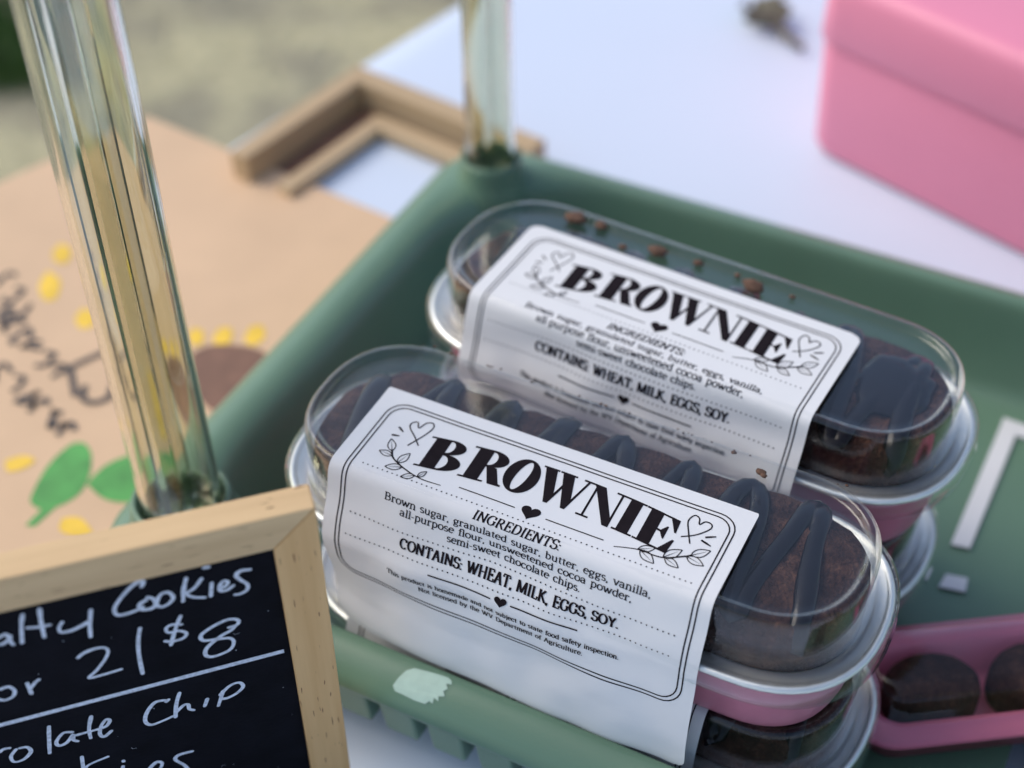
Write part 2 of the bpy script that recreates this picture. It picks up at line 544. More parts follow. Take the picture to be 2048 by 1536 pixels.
H = 1.45
GL = {
    'a': (0.92, [arc(0.36, 0.68, 0.28, 0.31, 160, 10, 7) + [(0.64, 0.6), (0.64, 0.15), (0.7, 0.02), (0.82, 0.04)], arc(0.38, 0.27, 0.28, 0.27, 60, 330, 10), [(0.5, 0.56), (0.64, 0.62)]]),
    'b': (1.0, [[(0.2, H), (0.2, 0)], [(0.05, H), (0.2, H)], arc(0.47, 0.5, 0.36, 0.5, 150, -150, 14)]),
    'c': (0.86, [arc(0.47, 0.5, 0.37, 0.5, 50, 320, 14), [(0.68, 0.9), (0.72, 0.74)]]),
    'd': (1.0, [[(0.78, H), (0.78, 0)], [(0.63, H), (0.78, H)], [(0.78, 0), (0.93, 0)], arc(0.5, 0.5, 0.36, 0.5, 30, 330, 14)]),
    'e': (0.88, [[(0.12, 0.56), (0.78, 0.56)] + arc(0.46, 0.5, 0.36, 0.5, 8, 315, 15)]),
    'f': (0.62, [[(0.3, 0), (0.3, 1.15)] + arc(0.53, 1.18, 0.23, 0.27, 175, 40, 6), [(0.08, 0.98), (0.56, 0.98)], S(0.32, 0, 0.22)]),
    'g': (0.95, [arc(0.42, 0.64, 0.29, 0.33, 0, 360, 14), [(0.66, 0.86), (0.88, 0.98)], [(0.28, 0.36), (0.2, 0.18), (0.3, 0.06), (0.6, 0.02), (0.78, -0.12), (0.7, -0.36), (0.42, -0.44), (0.16, -0.34), (0.14, -0.12), (0.3, 0.04)]]),
    'h': (1.04, [[(0.22, H), (0.22, 0)], [(0.06, H), (0.22, H)], arc(0.5, 0.66, 0.29, 0.34, 170, 0, 8) + [(0.79, 0)], S(0.22, 0), S(0.79, 0)]),
    'i': (0.5, [[(0.25, 0.98), (0.25, 0)], [(0.08, 0.98), (0.25, 0.98)], S(0.25, 0), [(0.25, 1.26), (0.25, 1.44)]]),
    'j': (0.5, [[(0.28, 0.98), (0.28, -0.2), (0.16, -0.42), (0.0, -0.4)], [(0.1, 0.98), (0.28, 0.98)], [(0.28, 1.26), (0.28, 1.44)]]),
    'k': (1.0, [[(0.22, H), (0.22, 0)], [(0.06, H), (0.22, H)], [(0.24, 0.42), (0.74, 0.96)], [(0.42, 0.6), (0.86, 0.02)], S(0.22, 0), S(0.84, 0, 0.16), S(0.74, 0.97, 0.16)]),
    'l': (0.5, [[(0.25, H), (0.25, 0)], [(0.08, H), (0.25, H)], S(0.25, 0)]),
    'm': (1.55, [[(0.22, 0.98), (0.22, 0)], [(0.06, 0.98), (0.22, 0.98)], arc(0.48, 0.66, 0.27, 0.34, 170, 0, 8) + [(0.75, 0)], arc(1.02, 0.66, 0.27, 0.34, 170, 0, 8) + [(1.29, 0)], S(0.22, 0), S(0.75, 0), S(1.29, 0)]),
    'n': (1.04, [[(0.22, 0.98), (0.22, 0)], [(0.06, 0.98), (0.22, 0.98)], arc(0.5, 0.66, 0.29, 0.34, 170, 0, 8) + [(0.79, 0)], S(0.22, 0), S(0.79, 0)]),
    'o': (0.96, [arc(0.48, 0.5, 0.38, 0.5, 90, 450, 18)]),
    'p': (1.0, [[(0.22, 0.98), (0.22, -0.46)], [(0.06, 0.98), (0.22, 0.98)], arc(0.5, 0.5, 0.35, 0.5, 150, -150, 14), S(0.22, -0.46)]),
    'r': (0.76, [[(0.22, 0.98), (0.22, 0)], [(0.06, 0.98), (0.22, 0.98)], arc(0.48, 0.68, 0.25, 0.3, 170, 50, 6), S(0.24, 0, 0.22), [(0.6, 0.95), (0.66, 0.8)]]),
    's': (0.76, [arc(0.37, 0.75, 0.25, 0.25, 30, 230, 8) + [(0.38, 0.5)] + arc(0.38, 0.25, 0.27, 0.25, 60, -155, 9)]),
    't': (0.62, [[(0.27, 1.25), (0.27, 0.2), (0.36, 0.02), (0.54, 0.06)], [(0.06, 0.98), (0.54, 0.98)]]),
    'u': (1.04, [[(0.2, 0.98), (0.2, 0.34)] + arc(0.48, 0.32, 0.28, 0.32, 180, 340, 8), [(0.77, 0.98), (0.77, 0.0), (0.92, 0)], [(0.05, 0.98), (0.2, 0.98)], [(0.62, 0.98), (0.77, 0.98)]]),
    'v': (0.96, [[(0.14, 0.98), (0.48, 0)], [(0.5, 0.02), (0.82, 0.98)], S(0.14, 0.98, 0.17), S(0.82, 0.98, 0.14)]),
    'w': (1.4, [[(0.14, 0.98), (0.42, 0)], [(0.44, 0.02), (0.7, 0.9)], [(0.66, 0.98), (0.96, 0)], [(0.98, 0.02), (1.26, 0.98)], S(0.14, 0.98, 0.17), S(1.26, 0.98, 0.14)]),
    'y': (0.96, [[(0.14, 0.98), (0.5, 0.02)], [(0.84, 0.98), (0.5, 0.0), (0.36, -0.36), (0.16, -0.42)], S(0.14, 0.98, 0.17), S(0.84, 0.98, 0.14)]),
    'A': (1.3, [[(0.66, H), (1.12, 0)], [(0.64, H), (0.2, 0)], [(0.34, 0.48), (0.96, 0.48)], S(0.18, 0), S(1.12, 0)]),
    'B': (1.2, [[(0.28, H), (0.28, 0)], [(0.08, H), (0.62, H)] + arc(0.62, 1.1, 0.3, 0.35, 90, -90, 7) + [(0.3, 0.75)], [(0.62, 0.75)] + arc(0.66, 0.375, 0.36, 0.375, 90, -90, 8) + [(0.08, 0)]]),
    'C': (1.25, [arc(0.65, 0.725, 0.53, 0.73, 45, 318, 15), [(1.04, 1.42), (1.06, 1.0)]]),
    'D': (1.35, [[(0.28, H), (0.28, 0)], [(0.08, H), (0.55, H)] + arc(0.58, 0.725, 0.62, 0.725, 90, -90, 12) + [(0.08, 0)]]),
    'E': (1.12, [[(0.28, H), (0.28, 0)], [(0.08, H), (0.96, H), (0.98, 1.15)], [(0.28, 0.75), (0.74, 0.75)], [(0.74, 0.92), (0.74, 0.58)], [(0.08, 0), (1.0, 0), (1.03, 0.34)]]),
    'F': (1.08, [[(0.28, H), (0.28, 0)], [(0.08, H), (0.96, H), (0.98, 1.15)], [(0.28, 0.75), (0.74, 0.75)], S(0.28, 0)]),
    'G': (1.35, [arc(0.67, 0.725, 0.55, 0.73, 45, 330, 15), [(1.1, 0.66), (1.1, 0.12)], S(1.08, 0.66, 0.22), [(1.06, 1.42), (1.08, 1.0)]]),
    'H': (1.45, [[(0.28, H), (0.28, 0)], [(1.14, H), (1.14, 0)], [(0.28, 0.75), (1.14, 0.75)], S(0.28, 0), S(1.14, 0), S(0.28, H), S(1.14, H)]),
    'I': (0.66, [[(0.33, H), (0.33, 0)], S(0.33, 0, 0.23), S(0.33, H, 0.23)]),
    'K': (1.32, [[(0.28, H), (0.28, 0)], [(0.3, 0.62), (1.02, H)], [(0.52, 0.86), (1.14, 0)], S(0.28, 0), S(0.28, H), S(1.14, 0, 0.18), S(1.0, H, 0.18)]),
    'L': (1.08, [[(0.28, H), (0.28, 0)], S(0.28, H), [(0.08, 0), (0.96, 0), (1.0, 0.38)]]),
    'M': (1.7, [[(0.26, H), (0.22, 0)], [(0.28, H), (0.84, 0.02)], [(0.84, 0.02), (1.4, H)], [(1.42, H), (1.46, 0)], S(0.22, 0, 0.17), S(1.46, 0), S(0.22, H, 0.14), S(1.46, H, 0.14)]),
    'N': (1.45, [[(0.26, H), (0.26, 0)], [(0.26, H), (1.14, 0.0)], [(1.14, 0.0), (1.14, H)], S(0.26, 0), S(1.14, H), S(0.2, H, 0.14)]),
    'O': (1.4, [arc(0.7, 0.725, 0.57, 0.74, 90, 450, 20)]),
    'P': (1.12, [[(0.28, H), (0.28, 0)], [(0.08, H), (0.62, H)] + arc(0.62, 1.07, 0.34, 0.38, 90, -90, 7) + [(0.3, 0.69)], S(0.28, 0)]),
    'R': (1.28, [[(0.28, H), (0.28, 0)], [(0.08, H), (0.62, H)] + arc(0.62, 1.09, 0.32, 0.36, 90, -90, 7) + [(0.3, 0.73)], [(0.62, 0.73), (1.12, 0.0)], S(0.28, 0), S(1.12, 0, 0.14)]),
    'S': (1.02, [arc(0.5, 1.08, 0.36, 0.38, 35, 235, 9) + [(0.52, 0.73)] + arc(0.52, 0.37, 0.4, 0.38, 60, -150, 10), [(0.84, 1.42), (0.85, 1.1)], [(0.14, 0.04), (0.13, 0.38)]]),
    'T': (1.24, [[(0.62, H), (0.62, 0)], [(0.1, 1.1), (0.14, H), (1.1, H), (1.14, 1.1)], S(0.62, 0, 0.23)]),
    'V': (1.3, [[(0.18, H), (0.65, 0)], [(0.66, 0.02), (1.1, H)], S(0.18, H), S(1.1, H, 0.17)]),
    'W': (1.85, [[(0.18, H), (0.56, 0)], [(0.58, 0.02), (0.94, 1.35)], [(0.88, H), (1.26, 0)], [(1.28, 0.02), (1.66, H)], S(0.18, H), S(0.9, H, 0.17), S(1.66, H, 0.17)]),
    'Y': (1.25, [[(0.18, H), (0.62, 0.68)], [(0.64, 0.68), (1.06, H)], [(0.63, 0.7), (0.63, 0)], S(0.63, 0), S(0.18, H), S(1.06, H, 0.17)]),
    ',': (0.4, [[(0.18, 0.14), (0.22, -0.02), (0.12, -0.24)]]),
    '.': (0.4, [[(0.2, -0.02), (0.2, 0.15)]]),
    ':': (0.44, [[(0.22, -0.02), (0.22, 0.15)], [(0.22, 0.7), (0.22, 0.87)]]),
    '-': (0.6, [[(0.08, 0.45), (0.5, 0.45)]]),
    ' ': (0.66, []),
}


def text_line(F, s, u0, u1, base, cap, thick, thin, slant=0.0):
    adv = sum(GL[c][0] for c in s)
    kx = (u1 - u0) / adv
    ky = cap / H
    x = u0
    for c in s:
        w, strokes = GL[c]
        for st in strokes:
            pts = [(x + (p[0] + slant * p[1]) * kx, base - p[1] * ky) for p in st]
            if len(pts) == 2 and abs(pts[0][1] - pts[1][1]) > 0.5:      # long straight stems bend with the paper
                pts = [(pts[0][0] + (pts[1][0] - pts[0][0]) * i / 3, pts[0][1] + (pts[1][1] - pts[0][1]) * i / 3) for i in range(4)]
            F.ribbon(pts, lambda d: thin + (thick - thin) * abs(d.y) ** 1.2)
        x += w * kx


# ------------------------------------------------------------------ the printed label (millimetres, u across, v down)
def label_print():
    F = Flat()

    def rr(x0, x1, y0, y1, r, w):
        pts = []
        for (cx, cy_, a0) in ((x1 - r, y0 + r, -90), (x1 - r, y1 - r, 0), (x0 + r, y1 - r, 90), (x0 + r, y0 + r, 180)):
            pts.append([(cx + r * math.cos(R(a0 + 15 * i)), cy_ + r * math.sin(R(a0 + 15 * i))) for i in range(7)])
        out = []
        for k in range(4):
            out += pts[k]
            a, b = pts[k][-1], pts[(k + 1) % 4][0]
            n = int(math.hypot(b[0] - a[0], b[1] - a[1]) / 0.8)
            out += [(a[0] + (b[0] - a[0]) * i / n, a[1] + (b[1] - a[1]) * i / n) for i in range(1, n)]
        F.ribbon(out, w, closed=True)

    rr(4.0, 98.4, 4.0, 61.8, 5.0, 0.36)
    rr(5.15, 97.25, 5.15, 60.65, 4.2, 0.36)

    # big title, heavy high-contrast serif capitals on a shallow arch
    def vt(u):
        return 7.9 + ((u - 55) / 30) ** 2 * 2.3

    def vb(u):
        return 19.1 + ((u - 55) / 30) ** 2 * 2.1

    def put(u0, u1, shapes):
        for outer, holes in shapes:
            f = lambda p: (u0 + (u1 - u0) * (p[0] + 0.03 * (0.5 - p[1])), vb(u0 + (u1 - u0) * p[0]) + (vt(u0 + (u1 - u0) * p[0]) - vb(u0 + (u1 - u0) * p[0])) * p[1])
            F.poly([f(p) for p in outer], [[f(p) for p in h] for h in holes])

    def rc(x0, y0, x1, y1):
        return [(x0, y0), (x1, y0), (x1, y1), (x0, y1)]

    def bowl(cx, cy_, rx, ry, ix, iy):
        return [(cx - 0.03, cy_ - ry)] + arc(cx, cy_, rx, ry, -90, 90, 16) + [(cx - 0.03, cy_ + ry), (cx - 0.03, cy_ + iy)] + arc(cx, cy_, ix, iy, 90, -90, 14) + [(cx - 0.03, cy_ - iy)]

    put(19.2, 30.2, [(rc(0.12, 0.0, 0.48, 1.0), ()), (rc(0.0, 0.95, 0.5, 1.0), ()), (rc(0.0, 0.0, 0.5, 0.05), ()),
                     (bowl(0.5, 0.76, 0.40, 0.24, 0.13, 0.185), ()), (bowl(0.5, 0.268, 0.48, 0.268, 0.17, 0.21), ())])
    put(30.6, 41.8, [(rc(0.12, 0.0, 0.46, 1.0), ()), (rc(0.0, 0.95, 0.5, 1.0), ()), (rc(0.0, 0.0, 0.58, 0.05), ()),
                     (bowl(0.47, 0.735, 0.42, 0.265, 0.15, 0.205), ()), ([(0.46, 0.52), (0.72, 0.49), (0.93, 0.07), (1.0, 0.05), (1.0, 0.0), (0.70, 0.0)], ())])
    put(40.9, 49.6, [(arc(0.5, 0.5, 0.5, 0.53, 0, 354, 40), [[(0.5 + 0.17 * math.cos(t) + 0.06 * math.sin(t), 0.5 + 0.45 * math.sin(t)) for t in [2 * math.pi * i / 36 for i in range(36)]]])])
    put(49.0, 62.6, [([(0.03, 1.0), (0.26, 1.0), (0.42, 0.28), (0.37, 0.0), (0.31, 0.0)], ()), ([(0.34, 0.0), (0.39, 0.0), (0.535, 0.66), (0.50, 0.74)], ()),
                     ([(0.37, 1.0), (0.60, 1.0), (0.76, 0.28), (0.71, 0.0), (0.65, 0.0)], ()), ([(0.68, 0.0), (0.73, 0.0), (0.93, 0.97), (0.885, 0.97)], ()),
                     (rc(0.0, 0.95, 0.31, 1.0), ()), (rc(0.33, 0.95, 0.66, 1.0), ()), (rc(0.80, 0.95, 1.0, 1.0), ())])
    put(61.9, 71.6, [(rc(0.14, 0.0, 0.20, 0.95), ()), (rc(0.0, 0.0, 0.34, 0.05), ()), ([(0.0, 1.0), (0.38, 1.0), (0.90, 0.16), (0.90, -0.02), (0.74, -0.02), (0.12, 0.93)], ()),
                     (rc(0.84, 0.0, 0.90, 1.0), ()), (rc(0.70, 0.95, 1.04, 1.0), ())])
    put(71.5, 76.8, [(rc(0.20, 0.0, 0.80, 1.0), ()), (rc(0.0, 0.95, 1.0, 1.0), ()), (rc(0.0, 0.0, 1.0, 0.05), ())])
    put(77.0, 86.4, [(rc(0.12, 0.0, 0.48, 1.0), ()), (rc(0.0, 0.95, 0.94, 1.0), ()), (rc(0.0, 0.0, 0.96, 0.05), ()),
                     ([(0.94, 1.0), (0.97, 0.62), (0.92, 0.62), (0.70, 0.95), (0.70, 1.0)], ()), (rc(0.46, 0.48, 0.70, 0.535), ()),
                     ([(0.74, 0.70), (0.74, 0.33), (0.70, 0.33), (0.58, 0.48), (0.58, 0.535), (0.70, 0.70)], ()),
                     ([(0.96, 0.0), (1.02, 0.42), (0.96, 0.42), (0.72, 0.05), (0.72, 0.0)], ())])

    # open hearts with crossed tails, ticks
    for h in ([(17.4, 15.8), (15.0, 13.4), (12.3, 11.0), (12.0, 9.3), (13.2, 8.5), (14.4, 10.2), (15.3, 7.8), (16.9, 7.2), (17.7, 8.8), (16.9, 12.0), (14.9, 16.9)],
              [(90.2, 16.0), (88.6, 12.8), (87.2, 9.5), (87.9, 7.2), (89.3, 7.6), (90.0, 9.4), (91.0, 8.0), (92.6, 8.2), (92.8, 9.8), (90.5, 12.8), (87.5, 14.9)]):
        F.ribbon(smooth_path([(p[0], p[1], 0) for p in h], 5), 0.36)
    for a, b in (((9.7, 12.0), (11.6, 13.2)), ((9.4, 15.3), (11.4, 14.8)), ((92.7, 12.6), (95.0, 11.3)), ((92.2, 13.8), (94.9, 14.6))):
        F.ribbon([a, ((a[0] + b[0]) / 2, (a[1] + b[1]) / 2), b], 0.5, taper=lambda t: 0.6 + 0.7 * math.sin(math.pi * min(1, t + 0.2)))

    def leaf(b, t):
        b, t = Vector(b), Vector(t)
        d = t - b
        s = Vector((-d.y, d.x)) * 0.24
        side1 = [b + d * k + s * math.sin(math.pi * k ** 0.85) for k in [i / 8 for i in range(9)]]
        side2 = [b + d * k - s * math.sin(math.pi * k ** 0.85) for k in [i / 8 for i in range(9)]]
        F.ribbon(side1, 0.27)
        F.ribbon(side2, 0.27)
        F.ribbon([b, b + d * 0.4, b + d * 0.8], 0.2, taper=lambda t_: 1.2 - t_)

    F.ribbon(smooth_path([(12.4, 20.2, 0), (14.0, 22.3, 0), (18.5, 24.3, 0), (23.5, 25.4, 0), (28.9, 25.2, 0)]), 0.42, taper=lambda t: 1.25 - 0.7 * t)
    for b, t in (((12.4, 20.2), (10.1, 16.6)), ((13.2, 21.6), (9.4, 21.4)), ((15.6, 23.2), (16.9, 19.0)), ((17.4, 24.0), (13.4, 25.6)), ((21.6, 25.1), (18.6, 27.0)), ((22.4, 25.2), (23.6, 22.6))):
        leaf(b, t)
    F.ribbon(smooth_path([(74.6, 24.6, 0), (80.0, 23.0, 0), (85.9, 22.8, 0), (90.5, 20.2, 0), (91.8, 19.2, 0)]), 0.42, taper=lambda t: 0.5 + 0.75 * t)
    for b, t in (((91.8, 19.2), (95.4, 15.9)), ((91.0, 19.9), (95.6, 20.9)), ((86.6, 22.5), (90.6, 24.0)), ((80.6, 22.9), (85.0, 25.3)), ((80.0, 22.9), (83.6, 20.9)), ((86.2, 22.6), (89.4, 18.6))):
        leaf(b, t)

    def heart(cx, cy_, w):
        pts = []
        for i in range(28):
            t = 2 * math.pi * i / 28
            x = 16 * math.sin(t) ** 3
            y = 13 * math.cos(t) - 5 * math.cos(2 * t) - 2 * math.cos(3 * t) - math.cos(4 * t)
            pts.append((cx + x * w / 32, cy_ - y * w / 34))
        F.poly(pts)

    def line(a, b, v, w=0.3):
        n = 8
        F.ribbon([(a + (b - a) * i / n, v) for i in range(n + 1)], w)

    line(33.2, 48.4, 23.8)
    line(56.6, 71.7, 23.9)
    heart(52.4, 23.6, 5.0)

    def dots(v, a=8.0, b=95.5, st=1.38, r=0.21):
        x = a
        while x <= b:
            F.dot(x, v, r)
            x += st

    dots(26.9)
    text_line(F, 'INGREDIENTS:', 40.0, 63.2, 30.7, 2.3, 0.50, 0.2, 0.16)
    text_line(F, 'Brown sugar, granulated sugar, butter, eggs, vanilla,', 16.4, 87.2, 33.8, 1.95, 0.34, 0.19)
    text_line(F, 'all-purpose flour, unsweetened cocoa powder,', 21.2, 83.0, 36.5, 1.95, 0.34, 0.19)
    text_line(F, 'semi-sweet chocolate chips.', 34.4, 70.2, 39.2, 1.95, 0.34, 0.19)
    dots(40.9, 7.6)
    text_line(F, 'CONTAINS: WHEAT, MILK, EGGS, SOY.', 22.4, 81.0, 45.2, 2.75, 0.62, 0.26)
    dots(47.1, 7.2)
    line(31.2, 48.4, 49.5, 0.36)
    line(53.8, 71.4, 49.5, 0.36)
    heart(51.1, 49.4, 3.4)
    text_line(F, 'This product is homemade and not subject to state food safety inspection.', 19.5, 82.4, 54.0, 1.5, 0.28, 0.17)
    text_line(F, 'Not licensed by the WV Department of Agriculture.', 28.3, 73.4, 56.6, 1.5, 0.28, 0.17)
    return F


PRINT = label_print()


# label surface: over the lid's flat top, round its edge, out over the flange and down
def make_surface(D, seed, wob=0.0008, pull=0.0):
    pr = [(D, 0.0), (-0.0006, 0.0), (-0.0022, -0.0008), (-0.0031, -0.0024), (-0.0050, -0.0085), (-0.0080, -0.0158), (-0.0097, -0.020),
          (-0.0103, -0.030), (-0.0108, -0.042), (-0.0108, -0.070)]
    dense, acc = [], 0.0
    step = 0.0004
    for (a, b) in zip(pr[:-1], pr[1:]):
        L = math.hypot(b[0] - a[0], b[1] - a[1])
        n = max(1, round(L / step))
        for i in range(n):
            dense.append((a[0] + (b[0] - a[0]) * i / n, a[1] + (b[1] - a[1]) * i / n))
    dense.append(pr[-1])
    for _ in range(10):
        d2 = dense[:]
        for i in range(1, len(dense) - 1):
            d2[i] = tuple((dense[i - 1][k] + 2 * dense[i][k] + dense[i + 1][k]) / 4 for k in (0, 1))
        dense = d2
    cum = [0.0]
    for a, b in zip(dense[:-1], dense[1:]):
        cum.append(cum[-1] + math.hypot(b[0] - a[0], b[1] - a[1]))

    def base(v):
        v = min(max(v / 1000, 0), cum[-1] - 1e-6)
        lo, hi = 0, len(cum) - 1
        while hi - lo > 1:
            m = (lo + hi) // 2
            if cum[m] <= v:
                lo = m
            else:
                hi = m
        t = (v - cum[lo]) / (cum[hi] - cum[lo])
        return dense[lo][0] + (dense[hi][0] - dense[lo][0]) * t, dense[lo][1] + (dense[hi][1] - dense[lo][1]) * t

    vf = (D + 0.002) * 1000

    def surf(u, v):
        y, z = base(v)
        h = min(max((v - vf) / 18, 0), 1)
        h = h * h * (3 - 2 * h)
        w = noise.noise(Vector((u * 0.035 + seed * 7, v * 0.05, seed))) * 2.2 * wob + noise.noise(Vector((u * 0.09 + seed, v * 0.10, seed + 4))) * 0.8 * wob
        y += h * w
        # slack between the lid edge and the flange
        s = math.exp(-((v - vf - 9) / 5.0) ** 2)
        y += s * 0.0007 * math.sin(u * 0.11 + seed * 2.3)
        if pull:
            e = max(0, 1 - u / 34) ** 1.5 * min(max((v - vf - 14) / 30, 0), 1)
            y += pull * e
            e2 = max(0, (u - 70) / 32) * min(max((v - vf - 22) / 30, 0), 1)
            y -= 0.0015 * e2
        z += 0.00035 + (1 - h) * 0.00012 * noise.noise(Vector((u * 0.06, v * 0.08, seed + 9)))
        return Vector((u / 1000 - 0.0572, y - 0.0225, z))
    return surf


def build_label(parent, D, seed, vmax=84.6, pull=0.0, rc_top=0.3):
    surf = make_surface(D, seed, pull=pull)
    W = 101.6
    nu, nv = 56, int(vmax / 0.7)
    vs, fs, mi = [], [], []

    def half(v):
        for (r, d) in ((rc_top, v), (3.2, vmax - v)):
            if d < r:
                return r - math.sqrt(max(0, r * r - (r - d) ** 2))
        return 0.0
    for j in range(nv + 1):
        t = j / nv
        v = vmax * (t - 0.012 * math.sin(2 * math.pi * t))
        e = half(v)
        for i in range(nu + 1):
            vs.append(surf(e + (W - 2 * e) * i / nu, v))
    for j in range(nv):
        for i in range(nu):
            a = j * (nu + 1) + i
            fs.append((a, a + nu + 1, a + nu + 2, a + 1))
            mi.append(0)
    b = len(vs)
    keep = {}
    for k, (u, v, lay) in enumerate(PRINT.v):
        p = surf(u, v)
        du = surf(u + 0.3, v) - surf(u - 0.3, v)
        dv = surf(u, v + 0.3) - surf(u, v - 0.3)
        n = dv.cross(du).normalized()
        if n.z < -0.3 or n.y > 0.9:
            n = -n
        keep[k] = len(vs)
        vs.append(p + n * (0.00007 + lay * 1.2e-7))
    for f in PRINT.f:
        if max(PRINT.v[i][1] for i in f) < vmax - 1:
            fs.append(tuple(keep[i] for i in f))
            mi.append(1)
    return obj('label', vs, fs, ['paper', 'ink'], parent, True, mi)


# ------------------------------------------------------------------ loaf container
FX, FY = 0.0805, 0.0305       # flange half length and half width


def ring(i, z, flute=0.0, nf=0):
    L = stadium(FX - i, FY - i, z)
    if flute:
        n = len(L)
        o = []
        for k, p in enumerate(L):
            a, b = Vector(L[k - 1]), Vector(L[(k + 1) % n])
            d = (b - a).normalized()
            nn = Vector((d.y, -d.x, 0))
            o.append(tuple(Vector(p) + nn * (flute if k % 2 else -flute)))
        return o
    return L


def pan_mesh():
    loops = [
        # outside, pink, from the foot up
        ring(0.0102, -0.0440), ring(0.0088, -0.0434), ring(0.0082, -0.0420),
        ring(0.0076, -0.0390, 0.00035), ring(0.0066, -0.0330, 0.00045), ring(0.0058, -0.0270, 0.00040), ring(0.0052, -0.0225), ring(0.0048, -0.0195), ring(0.0030, -0.01895),
        # rolled rim and flange, silver
        ring(0.0016, -0.0192), ring(0.0007, -0.0188), ring(0.0004, -0.0181), ring(0.0008, -0.0174), ring(0.0016, -0.0172), ring(0.0022, -0.0177), ring(0.0028, -0.0181),
        ring(0.0060, -0.0182), ring(0.0066, -0.0187),
        # inside, silver
        ring(0.0070, -0.0225), ring(0.0080, -0.0330), ring(0.0090, -0.0425), ring(0.0110, -0.0434)]
    vs, fs = loft(loops, True, True)
    n = len(loops[0])
    mi = [0 if f < 8 * n else 1 for f in range(len(fs))]
    mi[-2], mi[-1] = 0, 1
    return vs, fs, mi


def lid_mesh():
    prof = [(-0.0004, -0.0226), (-0.0006, -0.0222), (-0.0003, -0.0200), (-0.0003, -0.0172), (0.0003, -0.0166), (0.0010, -0.0163), (0.0018, -0.0166), (0.0024, -0.0172), (0.0034, -0.0176), (0.0050, -0.0176),
            (0.0055, -0.0171), (0.0057, -0.0160), (0.0059, -0.0100), (0.0061, -0.0026), (0.0062, -0.0015), (0.0064, -0.0008), (0.0068, -0.0003), (0.0074, 0.0), (0.0082, 0.0), (0.0087, -0.0003),
            (0.0090, -0.0009), (0.0093, -0.0014), (0.0100, -0.0016), (0.0125, -0.0015), (0.0170, -0.0014), (0.0230, -0.0013), (0.0292, -0.0013)]
    loops = [ring(i, z) for i, z in prof]
    return loft(loops, False, True)


# brownie top surface as a function of distance from the pan's flange edge
BP = [(0.0070, -0.0192), (0.0070, -0.0150), (0.0074, -0.0115), (0.0084, -0.0092), (0.0100, -0.0078), (0.0140, -0.0070), (0.0200, -0.0064), (0.0300, -0.0062)]


def brownie_z(d):
    if d <= BP[2][0]:
        return BP[2][1]
    for (a, za), (b, zb) in zip(BP[2:-1], BP[3:]):
        if d <= b:
            return za + (zb - za) * (d - a) / (b - a)
    return BP[-1][1]


def inset_of(x, y):
    ax = max(abs(x) - (FX - FY), 0)
    return FY - math.hypot(ax, y)


